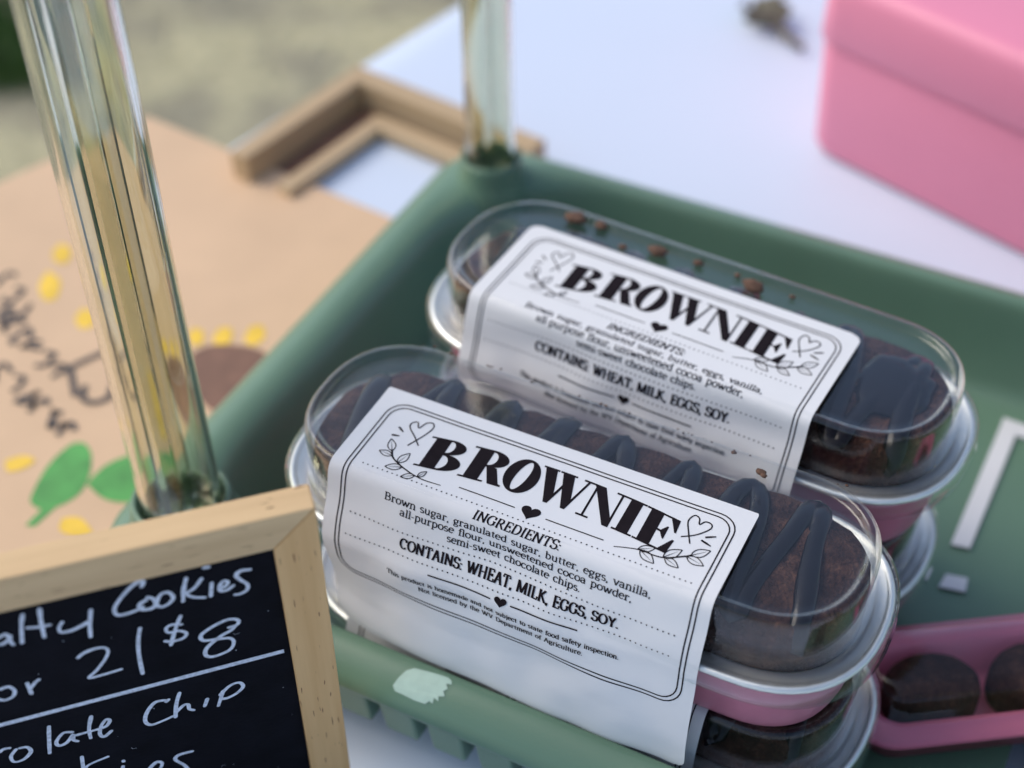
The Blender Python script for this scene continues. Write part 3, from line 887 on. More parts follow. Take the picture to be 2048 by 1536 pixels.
def build_brownie(label, loc, rz, seed, group):
    t = thing('brownie', label, 'brownie', loc, rz, group)
    spec = [(0.0125, -0.0405), (0.0092, -0.0395), (0.0080, -0.032), (0.0072, -0.025)] + BP[:2] + [(d, z) for d, z in BP[2:5]]
    spec += [(0.0120, brownie_z(0.012)), (0.0140, brownie_z(0.014)), (0.0165, brownie_z(0.0165)), (0.019, brownie_z(0.019)), (0.0215, brownie_z(0.0215)), (0.0240, brownie_z(0.024)), (0.0265, brownie_z(0.0265)), (0.0290, brownie_z(0.029)), (0.0300, brownie_z(0.03))]
    loops = []
    for k, (i, z) in enumerate(spec):
        L = []
        for p in ring(i, z):
            v = Vector(p)
            if k > 3:
                nz = noise.noise(Vector((v.x * 90 + seed * 5, v.y * 90, v.z * 60))) * 0.0015 + noise.noise(Vector((v.x * 350, v.y * 350 + seed, v.z * 300))) * 0.0007
                v.z += nz
                v.x *= 1 + nz * 1.5
                v.y *= 1 + nz * 6
            L.append(tuple(v))
        loops.append(L)
    vs, fs = loft(loops, True, True)
    obj('cake', vs, fs, 'brownie', t)
    # chocolate drizzle in a loose zigzag, running over the edges
    rnd = random.Random(seed)
    pts = []
    x = -0.066
    side = 1
    while x < 0.068:
        y = side * rnd.uniform(0.0195, 0.0232)
        pts.append((x, y))
        x += rnd.uniform(0.0060, 0.0120)
        side = -side
    path = []
    P = smooth_path([(p[0], p[1], 0) for p in pts], 14)
    for i_, p in enumerate(P):
        x_ = p.x + 0.0030 * noise.noise(Vector((i_ * 0.13, seed, 1)))
        y_ = p.y + 0.0006 * noise.noise(Vector((i_ * 0.21, seed, 2)))
        d = inset_of(x_, y_)
        if d < 0.0076:
            k = 0.0076 - d
            s = FY / max(1e-4, math.hypot(max(abs(x_) - (FX - FY), 0), y_))
            ax = math.copysign(FX - FY, x_) if abs(x_) > FX - FY else x_
            y2 = y_ * (FY - 0.0074) / (FY - d)
            x2 = ax + (x_ - ax) * (FY - 0.0074) / (FY - d)
            path.append(Vector((x2, y2, -0.0105 - k * 1.2)))
        else:
            path.append(Vector((x_, y_, brownie_z(d) + 0.0004)))
    rad = [0.0029 * (0.9 + 0.5 * noise.noise(Vector((i * 0.07, seed, 0))) + 0.22 * noise.noise(Vector((i * 0.31, seed, 5)))) for i in range(len(path))]
    vs, fs = tube(path, rad, 16, 0.5)
    obj('drizzle', vs, fs, 'choc', t)
    if seed == 2:                        # a spill of chocolate at one end
        L = []
        for (k, h) in ((1.0, 0.0002), (0.94, 0.0009), (0.78, 0.0013), (0.5, 0.0015), (0.1, 0.0015)):
            lp = []
            for i in range(44):
                a_ = 2 * math.pi * i / 44
                q_ = (1 + 0.30 * noise.noise(Vector((math.cos(a_) * 1.6, math.sin(a_) * 1.6, 8)))) * k
                px, py = 0.0565 + 0.0115 * q_ * math.cos(a_), 0.004 + 0.0125 * q_ * math.sin(a_)
                lp.append((px, py, brownie_z(inset_of(px, py)) + h + 0.0006 * k * noise.noise(Vector((px * 400, py * 400, 3)))))
            L.append(lp)
        v2, f2 = loft(L, True, True)
        obj('chocolate_spill', v2, f2, 'choc', t)
    return t


# ------------------------------------------------------------------ ground
g = obj('ground', *loft([[(-40, -40, -0.75), (40, -40, -0.75), (40, 40, -0.75), (-40, 40, -0.75)]], False, True), 'ground', None, False)
tag(g, kind='structure')

rnd = random.Random(3)
vs, fs = [], []
for (cx, cy_, rr_, nb) in ((-1.36, 1.13, 0.17, 900), (-1.62, 0.9, 0.2, 500)):
    for i in range(nb):
        a, q = rnd.uniform(0, 6.283), rr_ * math.sqrt(rnd.random())
        x, y = cx + math.cos(a) * q, cy_ + math.sin(a) * q * 0.55
        h, w = rnd.uniform(0.03, 0.075), rnd.uniform(0.002, 0.004)
        t, b = rnd.uniform(0, 6.283), rnd.uniform(0.0, 0.04)
        dx, dy = math.cos(t), math.sin(t)
        k = len(vs)
        vs += [(x - dy * w, y + dx * w, -0.752), (x + dy * w, y - dx * w, -0.752), (x + dx * b * 0.4 + dy * w * 0.7, y + dy * b * 0.4 - dx * w * 0.7, -0.75 + h * 0.6),
               (x + dx * b * 0.4 - dy * w * 0.7, y + dy * b * 0.4 + dx * w * 0.7, -0.75 + h * 0.6), (x + dx * b, y + dy * b, -0.75 + h)]
        fs += [(k, k + 1, k + 2, k + 3), (k + 3, k + 2, k + 4)]
o = obj('grass', vs, fs, 'blade')
tag(o, 'patch of green grass on the dry ground beyond the table', 'grass', kind='stuff')

# ------------------------------------------------------------------ table and its white cover
TA = R(-11.3)
tb = thing('table', 'folding table hidden under the white cover', 'table', (-0.235, 0.0, -0.75), TA)
v, f = box_vf(0.004, 1.30, -0.50, 0.86, 0.722, 0.747)
bevel(obj('tabletop', v, f, 'tablewood', tb, False), 0.003)
for (x, y) in ((0.08, -0.42), (1.22, -0.42), (0.08, 0.78), (1.22, 0.78)):
    vs, fs = tube([(x, y, 0.0), (x, y, 0.72)], 0.014, 12)
    obj('leg', vs, fs, 'steel', tb)

nx, ny = 90, 96
vs, fs = [], []
cols = [(-1, 0.26), (-1, 0.18), (-1, 0.10), (-1, 0.03), (-1, 0.008), (-1, 0.002)] + [(0, 1.304 * i / nx) for i in range(nx + 1)]
for j in range(ny + 1):
    y = -0.504 + 1.368 * j / ny
    for (k, q) in cols:
        if k < 0:
            vs.append((-0.003 + 0.010 * noise.noise(Vector((y * 9, q * 4, 2))) * min(1, q * 8), y, -q))
        else:
            z = 0.0010 * (noise.noise(Vector((q * 5, y * 5, 0.3))) - 1) * 0.5
            vs.append((q, y, z))
m = len(cols)
for j in range(ny):
    for i in range(m - 1):
        a = j * m + i
        fs.append((a, a + 1, a + m + 1, a + m))
tc_ = obj('tablecloth', vs, fs, 'cloth')
tc_.location = (-0.235, 0, 0)
tc_.rotation_euler = (0, 0, TA)
tag(tc_, 'white table cover spread over the table and hanging over its edge', 'tablecloth')

# ------------------------------------------------------------------ green tray with clear posts
X0, X1, Y0, Y1 = -0.0795, 0.2635, -0.0228, 0.2130
tray = thing('tiered_tray', 'sage green plastic tray with clear corner posts, holding stacked brownie containers', 'tray', (0, 0, 0))


def tl(i, r, z, e=0.0):
    return rrect(X0 + i + e, X1 - i - e, Y0 + i, Y1 - i, r, z, 12, 14)


loops = [tl(0.0290, 0.014, 0.0055), tl(0.0230, 0.024, 0.0042), tl(0.0195, 0.027, 0.0048), tl(0.0175, 0.029, 0.0070), tl(0.0120, 0.030, 0.0200), tl(0.0096, 0.029, 0.0315), tl(0.0082, 0.028, 0.0330), tl(0.0010, 0.0236, 0.0332),
         tl(0.0001, 0.024, 0.0340), tl(0.0, 0.024, 0.0355), tl(0.0004, 0.0245, 0.0378), tl(0.0016, 0.026, 0.0394), tl(0.0036, 0.029, 0.0410), tl(0.0062, 0.034, 0.0424), tl(0.0088, 0.040, 0.0433, 0.0005), tl(0.0104, 0.043, 0.0434, 0.0015),
         tl(0.0116, 0.045, 0.0426, 0.0032), tl(0.0124, 0.046, 0.0410, 0.0050), tl(0.0130, 0.047, 0.0385, 0.0064), tl(0.0136, 0.046, 0.0340, 0.0075), tl(0.0148, 0.044, 0.0240, 0.0085), tl(0.0175, 0.038, 0.0130, 0.0090), tl(0.0195, 0.034, 0.0095, 0.0075), tl(0.0220, 0.030, 0.0080, 0.0050), tl(0.0290, 0.014, 0.0078)]
vs, fs = loft(loops)
obj('tray_wall', vs, fs, 'green', tray)

# slotted floor
xs = [-0.0512, -0.0265, -0.0205, 0.0285, 0.0345, 0.0835, 0.0895, 0.1370, 0.1430, 0.1720, 0.1780, 0.2280, 0.2352]
ys = [0.0056, 0.0160, 0.0860, 0.1000, 0.1075, 0.1200, 0.1780, 0.1835, 0.1847]
holes = set()
for i in range(len(xs) - 1):
    w = xs[i + 1] - xs[i]
    if w < 0.007 and i > 0:
        if not 0.12 < xs[i] < 0.17:
            holes |= {(i, 1), (i, 5), (i, 6)}
bm = bmesh.new()
vg = {}
for i, x in enumerate(xs):
    for j, y in enumerate(ys):
        vg[i, j] = bm.verts.new((x, y, 0.0078))
for i in range(len(xs) - 1):
    for j in range(len(ys) - 1):
        if (i, j) not in holes:
            bm.faces.new((vg[i, j], vg[i + 1, j], vg[i + 1, j + 1], vg[i, j + 1]))
bmesh.ops.delete(bm, geom=[v_ for v_ in bm.verts if not v_.link_faces], context='VERTS')
me = bpy.data.meshes.new('tray_floor')
bm.to_mesh(me)
bm.free()
me.materials.append(MAT['green'])
fl = bpy.data.objects.new('tray_floor', me)
C.objects.link(fl)
fl.parent = tray
md = fl.modifiers.new('solid', 'SOLIDIFY')
md.thickness = 0.0022
md.offset = -1


# ribs and feet round the outside, under the lip
def add_rib(x, y, ang):
    w, dp = 0.0108, 0.0052
    c, s = math.cos(ang), math.sin(ang)
    v8 = []
    top = [(-w / 2, 0.0030), (w / 2, 0.0030), (w / 2, 0.0120), (-w / 2, 0.0120)]
    bot = [(-w / 2 + 0.0004, 0.0062), (w / 2 - 0.0004, 0.0062), (w / 2 - 0.0004, 0.0150), (-w / 2 + 0.0004, 0.0150)]
    for pts, z in ((bot, 0.0135), (top, 0.0333)):
        for (lx, ly) in pts:
            v8.append((x + c * lx - s * ly, y + s * lx + c * ly, z))
    return v8, [(3, 2, 1, 0), (4, 5, 6, 7), (0, 1, 5, 4), (1, 2, 6, 5), (2, 3, 7, 6), (3, 0, 4, 7)]


ribs = []
n = int((X1 - X0 - 0.05) / 0.0146)
for k in range(n + 1):
    x = X0 + 0.030 + k * 0.0146
    ribs.append((x, Y0, 0.0))
    ribs.append((x, Y1, math.pi))
n = int((Y1 - Y0 - 0.05) / 0.0146)
for k in range(n + 1):
    y = Y0 + 0.030 + k * 0.0146
    ribs.append((X0, y, -math.pi / 2))
    ribs.append((X1, y, math.pi / 2))
for (x, y, a) in ribs:
    v8, f8 = add_rib(x, y, a)
    bevel(obj('foot_rib', v8, f8, 'green', tray, False), 0.0008, 2)

# corner sockets and clear posts
POSTS = [(-0.0565, 0.0020, 1.3), (-0.0565, 0.1885, 1.0), (0.2405, 0.0020, 1.3), (0.2405, 0.1885, 1.0)]


def circ(x, y, r, z, n=40, ph=0.0):
    return [(x + r * math.cos(2 * math.pi * i / n + ph), y + r * math.sin(2 * math.pi * i / n + ph), z) for i in range(n)]


ptop = 0.262
for (x, y, k) in POSTS:
    L = [circ(x, y, r * k, z) for r, z in ((0.0150, 0.006), (0.0142, 0.030), (0.0136, 0.0395), (0.0126, 0.0425), (0.0116, 0.0455), (0.0112, 0.0500), (0.0108, 0.0520), (0.0101, 0.0526), (0.0095, 0.0518), (0.0092, 0.0490), (0.0092, 0.0440))]
    vs, fs = loft(L, True, True)
    obj('post_socket', vs, fs, 'green', tray)
    # clear tube, flared foot, with a cross-shaped core of ribs
    L = [circ(x, y, r * k, z) for r, z in ((0.0074, 0.0445), (0.0088, 0.0445), (0.0088, ptop), (0.0074, ptop), (0.0074, 0.0445))]
    vs, fs = loft(L)
    post = sharp(obj('post', vs, fs, 'acrylic', tray), 40)
    t, q = 0.00085 * k, 0.0070 * k
    cross = [(t, t), (q, t), (q, -t), (t, -t), (t, -q), (-t, -q), (-t, -t), (-q, -t), (-q, t), (-t, t), (-t, q), (t, q)][::-1]
    ca, sa = math.cos(R(20)), math.sin(R(20))
    L = [[(x + ca * a - sa * b, y + sa * a + ca * b, z) for a, b in cross] for z in (0.0450, 0.0560, ptop - 0.001)]
    vs, fs = loft(L, True, True)
    obj('core', vs, fs, 'acrylic', post, False)

# pale patch with a ragged edge on the front lip
Fs = Flat()
pts = [(0.0, 0.3), (0.6, 1.6), (1.5, 2.8), (3.0, 3.6), (6.0, 3.9), (9.0, 4.2), (11.2, 4.3), (13.2, 4.9), (12.2, 4.0), (12.7, 3.5), (11.4, 3.3), (12.3, 2.7), (11.6, 2.2), (12.4, 1.6), (11.0, 1.3), (11.5, 0.7), (10.2, 0.9), (10.4, 0.2), (9.4, 0.3), (8.8, -0.2), (6.0, -0.3), (3.0, -0.2), (1.0, -0.2)]
Fs.poly(pts)
vs = []
for (a, b, k) in Fs.v:
    yy = -0.0205 + b * 0.00170
    i = yy - Y0
    # follow the lip's rounded top
    prof = [(0.0, 0.0365), (0.0004, 0.0378), (0.0016, 0.0394), (0.0036, 0.0410), (0.0062, 0.0424), (0.0088, 0.0433), (0.0104, 0.0434)]
    z = prof[0][1]
    for (pa, za), (pb, zb) in zip(prof[:-1], prof[1:]):
        if pa <= i <= pb:
            z = za + (zb - za) * (i - pa) / (pb - pa)
    vs.append((0.0245 + a * 0.00115, yy, z + 0.00025))
obj('ragged_patch', vs, Fs.f, 'lip_patch', tray, False)

# ------------------------------------------------------------------ brownie containers
PV, PF, PM = pan_mesh()
LV, LF = lid_mesh()
pan_me = lid_me = None


def thicken(o):
    md_ = o.modifiers.new('sheet', 'SOLIDIFY')
    md_.thickness = 0.00042
    md_.offset = 0.0


def container(label, loc, rz, D, seed, group, vmax=84.6, pull=0.0, rct=0.3):
    global pan_me, lid_me
    t = thing('brownie_container', label, 'container', loc, rz, group)
    if pan_me is None:
        p = obj('pan', PV, PF, ['pinkfoil', 'foil'], t, True, PM)
        l_ = obj('lid', LV, LF, 'lid', t)
        thicken(l_)
        pan_me, lid_me = p.data, l_.data
    else:
        for nm, me in (('pan', pan_me), ('lid', lid_me)):
            o = bpy.data.objects.new(nm, me)
            C.objects.link(o)
            o.parent = t
            if nm == 'lid':
                thicken(o)
    build_label(t, D, seed, vmax, pull, rct)
    return t


def place(ox, oy, rz, dx=0.0572, dy=0.0225):
    c, s = math.cos(rz), math.sin(rz)
    return ox + c * dx - s * dy, oy + s * dx + c * dy


A1, A2 = R(0.4), R(-3.4)
x1, y1 = place(0, 0, A1)
x2, y2 = place(0.0001, 0.0733, A2)
G1 = 'brownie containers stacked in the green tray'
G2 = 'brownies in the clear-lidded containers'
SPOTS = [
    ('pink foil pan with clear lid and square-cornered BROWNIE label, beside the chalkboard', 'dark drizzled brownie under the lid with the square-cornered label', (x1, y1, 0.096), A1, 0.0278, 1, 84.6, 0.0045, 0.3),
    ('pink foil pan with round-cornered BROWNIE label and crumbs on its clear lid', 'glossy drizzled brownie under the crumb-strewn lid with the round-cornered label', (x2, y2, 0.096), A2, 0.0336, 2, 84.6, 0.0, 3.2),
    ('lidded pink foil loaf pan underneath the container beside the chalkboard', 'brownie in the covered pan underneath the one beside the chalkboard', (x1 + 0.0015, y1 + 0.0022, 0.0521), R(-1.0), 0.0290, 3, 68.0, 0.0, 3.2),
    ('lidded pink foil loaf pan underneath the container with crumbs on its lid', 'brownie in the covered pan underneath the crumb-strewn one', (x2 - 0.003, y2 - 0.002, 0.0521), R(-2.0), 0.0300, 4, 68.0, 0.0, 3.2),
]
for (la, lb, loc, rz, D, seed, vm, pull, rct) in SPOTS:
    container(la, loc, rz, D, seed, G1, vm, pull, rct)
    build_brownie(lb, loc, rz, seed, G2)

# crumbs on the lids
rnd = random.Random(11)
vs, fs = [], []


def crumb(x, y, z, r):
    b = len(vs)
    bm = bmesh.new()
    bmesh.ops.create_icosphere(bm, subdivisions=2, radius=r)
    for v_ in bm.verts:
        k = 1 + 0.5 * noise.noise(v_.co * (1.6 / r) + Vector((x * 99, y * 99, 1)))
        vs.append((x + v_.co.x * k * 1.3, y + v_.co.y * k, z + v_.co.z * k * 0.6))
    bm.verts.ensure_lookup_table()
    bm.verts.index_update()
    for f_ in bm.faces:
        fs.append(tuple(b + v_.index for v_ in f_.verts))
    bm.free()


c2, s2 = math.cos(A2), math.sin(A2)
for (lx, ly, r) in ((-0.020, 0.0175, 0.0022), (0.010, 0.0165, 0.0024), (-0.048, 0.0195, 0.0025), (-0.040, 0.0205, 0.0016), (-0.008, 0.019, 0.0012), (-0.030, 0.0150, 0.0011), (0.004, 0.0195, 0.0008), (0.021, 0.0185, 0.0007)):
    crumb(x2 + c2 * lx - s2 * ly, y2 + s2 * lx + c2 * ly, 0.0950 + r * 0.5, r)
for k in range(26):
    lx, ly = rnd.uniform(-0.06, 0.06), rnd.uniform(0.0235, 0.0245)
    crumb(x1 + lx, y1 + ly - 0.003 * 0, 0.0956, rnd.uniform(0.00015, 0.0004))
for (lx, ly, r) in ((0.0395, 0.0198, 0.0010), (0.0405, 0.0190, 0.0007), (0.031, 0.0232, 0.0006), (0.040, -0.028, 0.0018)):
    crumb(x1 + lx, y1 + ly, 0.0952 if ly > 0 else 0.0796, r)
o = obj('crumbs', vs, fs, 'crumb')
tag(o, 'brown crumbs scattered on the clear lids', 'crumbs', kind='stuff')

# ------------------------------------------------------------------ another treat pack lying in the tray
PKX, PKY = 0.1725, 0.0745
pk = thing('treat_pack', 'pink rimmed treat tray with clear cover lying on the tray floor beside the stacks', 'container', (PKX, PKY, 0.0079), R(34.0))
hx, hy = 0.056, 0.0195


def pkr(i, z, r=0.012):
    return rrect(-hx + i, hx - i, -hy + i, hy - i, max(r - i * 0.6, 0.003), z, 8, 6)


vs, fs = loft([pkr(0.0075, 0.0), pkr(0.0065, 0.0006), pkr(0.0030, 0.0130), pkr(0.0, 0.0138), pkr(-0.0003, 0.0146), pkr(0.0004, 0.0154), pkr(0.0050, 0.0160), pkr(0.0074, 0.0152), pkr(0.0090, 0.0040), pkr(0.0120, 0.0030)], True, True)
obj('tray_base', vs, fs, 'pinktray', pk)
vs, fs = loft([pkr(0.0006, 0.0158), pkr(0.0050, 0.0164), pkr(0.0062, 0.0170), pkr(0.0075, 0.0235), pkr(0.0090, 0.0250), pkr(0.0130, 0.0252)], False, True)
obj('cover', vs, fs, 'lid', pk)
for k in range(3):
    cx = -0.030 + 0.030 * k
    L = []
    for (r, z) in ((0.0098, 0.0034), (0.0104, 0.006), (0.0104, 0.012), (0.0098, 0.0150), (0.0080, 0.0166), (0.0050, 0.0174), (0.0015, 0.0176)):
        L.append([(cx + (p[0]) * 1.30 + 0, p[1] * 0.98, z + 0.0006 * noise.noise(Vector((p[0] * 400 + k * 3, p[1] * 400, z * 300)))) for p in circ(0, 0, r, 0, 28)])
    vs, fs = loft(L, True, True)
    b = obj('brownie_bite', vs, fs, 'brownie')
    b.location = (PKX, PKY, 0.0079)
    b.rotation_euler = (0, 0, R(34.0))
    tag(b, ('brownie bite in the pink rimmed tray, at the end beside the stacked pans', 'middle brownie bite of the pink rimmed treat tray', 'brownie bite at the end of the pink rimmed tray away from the pans')[k], 'brownie', 'brownie bites in the treat tray')

# ------------------------------------------------------------------ white paper strip and scrap on the tray floor
Z_ = 0.0084
v, f = prism_([(0.1372, 0.1215), (0.1428, 0.1225), (0.1432, 0.1775), (0.1600, 0.1765), (0.1602, 0.1828), (0.1376, 0.1838)], Z_, Z_ + 0.0006)
tag(obj('paper_strip', v, f, 'paper', None, False), 'white L-shaped paper strip lying on the green tray floor', 'paper')
v, f = prism_([(0.1385, 0.1035), (0.1462, 0.1050), (0.1455, 0.1105), (0.1392, 0.1092)], Z_, Z_ + 0.0006)
tag(obj('paper_scrap', v, f, 'paper', None, False), 'tiny white paper scrap on the green tray floor below the paper strip', 'paper')

# ------------------------------------------------------------------ chalkboard sign
PSI, AL = R(44.21), R(-4.98)
P0 = Vector((0.0256, -0.0420, 0.1304))
e_ = Vector((-math.cos(PSI), -math.sin(PSI), 0))
nh = Vector((math.sin(PSI), -math.cos(PSI), 0))
d_ = Vector((0, 0, -1)) * math.cos(AL) + nh * math.sin(AL)
n_ = nh * math.cos(AL) + Vector((0, 0, 1)) * math.sin(AL)
cb = thing('chalkboard_sign', 'small pine-framed chalkboard sign with handwritten cookie prices', 'sign')
Mb = Matrix((-e_, -d_, n_)).transposed().to_4x4()        # local x to the right, y up, z out of the face
Mb.translation = P0
cb.matrix_world = Mb
BW, BH = 0.138, 0.1275
TR_, SR_, TH = 0.0110, 0.0101, 0.0071


def prism(poly, z0, z1):
    n = len(poly)
    vs = [(x, y, z0) for x, y in poly] + [(x, y, z1) for x, y in poly]
    fs = [tuple(range(n - 1, -1, -1)), tuple(range(n, 2 * n))] + [(i, (i + 1) % n, n + (i + 1) % n, n + i) for i in range(n)]
    return vs, fs


g_ = 0.00008
for nm, poly, m in (('top_rail', [(-BW + g_, 0), (-BW + SR_ + g_, -TR_), (-SR_ - g_, -TR_), (-g_, 0)], 'pine'),
                    ('bottom_rail', [(-BW + g_, -BH), (-g_, -BH), (-SR_ - g_, -BH + TR_), (-BW + SR_ + g_, -BH + TR_)], 'pine'),
                    ('side_rail', [(0, -g_), (-SR_, -TR_ - g_), (-SR_, -BH + TR_ + g_), (0, -BH + g_)], 'pinev'),
                    ('side_rail', [(-BW, -g_), (-BW, -BH + g_), (-BW + SR_, -BH + TR_ + g_), (-BW + SR_, -TR_ - g_)], 'pinev')):
    vs, fs = prism(poly, -TH, 0)
    if nm == 'side_rail':
        fs = [tuple(reversed(f)) for f in fs]
    o = obj(nm, vs, fs, m, cb, False)
    bm = bmesh.new()
    bm.from_mesh(o.data)
    bmesh.ops.recalc_face_normals(bm, faces=bm.faces)
    bm.to_mesh(o.data)
    bm.free()
    bevel(o, 0.0004, 2)
v, f = box_vf(-BW + 0.006, -0.006, -BH + 0.006, -0.006, -0.0055, -0.0014)
pn = obj('blackboard_panel', v, f, 'slate', cb, False)
STROKES = [[(70.2, 23.2), (69.2, 23.2), (67.9, 21.8), (68.3, 20.1), (69.6, 20.8)], [(67.5, 21.0), (67.8, 23.2), (67.5, 24.4)], [(63.5, 14.8), (64.5, 18.2), (65.7, 24.5)], [(59.9, 14.2), (60.5, 18.5), (61.0, 24.4)], [(63.6, 19.7), (61.4, 20.3), (59.1, 20.5)],
           [(56.5, 20.6), (57.5, 22.3), (57.4, 24.0), (55.5, 24.3), (53.0, 23.5), (51.2, 22.5)], [(50.1, 18.7), (51.3, 23.9), (51.9, 28.2)],
           [(38.7, 14.7), (38.1, 13.1), (39.2, 12.8), (41.5, 14.6), (44.0, 17.7), (45.4, 20.3), (45.2, 22.6), (43.3, 23.0), (40.8, 22.5), (39.6, 21.9)], [(38.5, 19.7), (40.1, 20.8), (40.1, 22.6), (38.1, 23.2), (36.9, 22.1), (37.1, 19.8), (38.2, 18.9)],
           [(35.9, 19.7), (36.7, 22.2), (35.7, 23.5), (33.9, 22.7), (32.9, 21.0), (33.6, 18.9), (35.0, 18.8), (36.0, 20.0)], [(29.3, 15.4), (30.4, 19.2), (31.1, 23.3)], [(26.2, 16.8), (28.0, 19.4), (30.0, 20.9), (28.7, 22.7), (26.4, 23.8)],
           [(24.3, 19.2), (25.1, 23.8)], [(25.2, 13.2), (24.2, 13.3)], [(22.8, 21.9), (21.5, 21.4), (20.9, 20.2), (21.7, 19.5), (22.8, 21.0), (22.8, 22.7), (21.5, 23.0), (19.9, 21.9)],
           [(15.7, 17.6), (17.8, 17.3), (18.9, 18.6), (18.1, 20.6), (16.9, 22.6), (17.2, 24.6), (18.7, 25.5), (19.9, 25.4)],
           [(74.7, 43.3), (73.7, 44.1), (71.9, 43.5), (71.0, 41.5), (71.8, 39.4), (73.6, 39.5)], [(67.9, 39.7), (67.9, 41.7), (67.9, 44.1)], [(67.8, 42.3), (66.4, 40.3), (65.3, 39.4)],
           [(55.9, 34.8), (54.5, 33.6), (51.9, 32.9), (49.9, 33.4), (49.4, 35.1), (50.5, 37.7), (53.0, 41.2), (55.1, 43.4), (51.8, 43.5), (47.9, 43.1)], [(41.4, 29.3), (42.5, 33.6), (43.3, 39.4), (43.7, 46.9)],
           [(32.7, 31.6), (34.8, 30.9), (36.1, 31.8), (35.8, 33.5), (33.5, 33.8), (32.1, 35.4), (33.2, 37.0), (35.7, 37.1), (37.0, 36.4)], [(32.4, 28.4), (34.2, 32.8), (36.0, 38.4)],
           [(22.8, 37.1), (20.8, 36.7), (20.5, 35.0), (22.5, 34.0), (25.7, 35.0), (29.0, 37.3), (28.9, 39.7), (26.0, 40.5), (23.1, 41.3), (22.4, 43.3), (23.7, 45.9), (27.3, 47.0), (29.1, 45.8), (28.5, 42.9), (25.1, 39.8), (22.4, 38.3), (21.2, 36.9)],
           [(77.0, 63.6), (78.4, 63.5), (79.5, 64.3)], [(75.8, 64.8), (77.5, 67.3), (77.3, 69.9), (75.1, 69.8), (73.0, 67.4), (73.3, 65.1), (74.9, 64.7)], [(67.1, 58.8), (68.0, 63.4), (69.2, 70.0)],
           [(62.7, 63.5), (64.7, 63.0), (66.8, 65.8), (66.6, 67.8), (64.7, 67.3), (62.7, 64.6), (63.1, 66.8), (62.3, 67.9)], [(57.5, 58.9), (58.9, 63.8), (59.3, 68.0)], [(62.2, 65.2), (59.5, 65.1), (56.7, 65.0)],
           [(56.3, 65.0), (54.9, 64.4), (53.9, 62.6), (54.6, 61.8), (56.1, 63.9), (57.0, 67.1), (56.3, 68.8), (54.3, 67.1)], [(39.8, 59.9), (40.5, 60.7), (40.6, 59.9), (43.0, 59.8), (45.3, 63.0), (46.3, 66.6), (45.3, 68.8), (42.6, 68.4), (40.0, 67.5)],
           [(37.0, 58.3), (38.4, 62.7), (39.4, 68.2)], [(38.9, 66.1), (36.8, 63.9), (35.8, 64.2), (35.8, 66.1), (34.9, 67.1)], [(31.2, 63.7), (32.2, 66.6)], [(27.2, 62.0), (29.1, 67.9)],
           [(28.1, 63.4), (25.5, 60.6), (23.2, 60.2), (22.5, 62.3), (24.2, 64.4), (26.6, 65.5), (28.0, 65.2)], [(62.7, 75.0), (64.0, 85.3)], [(57.1, 77.9), (62.8, 80.4), (59.2, 87.4)], [(54.0, 81.4), (54.0, 81.9)], [(54.5, 83.9), (55.6, 88.9)],
           [(49.6, 90.2), (46.8, 89.8), (45.5, 87.2), (46.7, 86.0), (48.9, 88.7), (48.6, 92.7), (45.8, 92.3)], [(37.8, 85.2), (41.1, 85.3), (42.2, 87.1), (40.5, 90.8), (40.2, 93.8), (42.5, 95.0)]]
Fc = Flat()
for k, s in enumerate(STROKES):
    P = smooth_path([(-a, -b, 0) for a, b in s], 7)
    Fc.ribbon(P, 1.08, taper=lambda t, k=k: 0.86 + 0.28 * noise.noise(Vector((t * 3.0, k * 1.7, 0))))
    for q in (P[0], P[-1]):
        Fc.dot(q.x, q.y, 0.44)
n = 60
Fc.ribbon([(-118 + (118 - 11.6) * i / n, -(54.4 - 2.7 * i / n)) for i in range(n + 1)], 1.55, taper=lambda t: 0.95 + 0.12 * noise.noise(Vector((t * 20, 3, 0))))
vs = [(x / 1000, y / 1000, -0.00128 + k * 4e-7) for x, y, k in Fc.v]
obj('chalk_writing', vs, Fc.f, 'chalk', pn, False)
# fine lint and chalk specks on the panel
Fd = Flat()
rnd = random.Random(5)
for k in range(46):
    x, y = -rnd.uniform(12, 125), -rnd.uniform(13, 112)
    if rnd.random() < 0.7:
        Fd.dot(x, y, rnd.uniform(0.05, 0.13))
    else:
        a = rnd.uniform(0, 6.28)
        Fd.ribbon([(x, y), (x + math.cos(a) * 0.7, y + math.sin(a) * 0.7), (x + math.cos(a + 0.6) * 1.4, y + math.sin(a + 0.6) * 1.4)], 0.07)
tag(obj('lint', [(x / 1000, y / 1000, -0.00133 + k * 2e-7) for x, y, k in Fd.v], Fd.f, 'chalk', pn, False), kind='stuff')
# two slotted foot blocks carry the board
for sx in (-0.030, -0.108):
    pts = [(sx - 0.005, sx + 0.005)]
    base = P0 + (-e_) * 0
    c = cb.matrix_world @ Vector((sx, -BH, -TH / 2))
    vs = []
    for (ox, oz, zz) in ((-0.005, -0.022, 0.0), (0.005, -0.022, 0.0), (0.005, 0.018, 0.0), (-0.005, 0.018, 0.0), (-0.005, -0.018, 0.011), (0.005, -0.018, 0.011), (0.005, 0.014, 0.011), (-0.005, 0.014, 0.011)):
        w = Vector((c.x, c.y, 0)) + (-e_) * ox + nh * oz + Vector((0, 0, zz))
        vs.append(cb.matrix_world.inverted() @ w)
    o = obj('foot', vs, [(3, 2, 1, 0), (4, 5, 6, 7), (0, 1, 5, 4), (1, 2, 6, 5), (2, 3, 7, 6), (3, 0, 4, 7)], 'pine', cb, False)
    bevel(o, 0.0006)

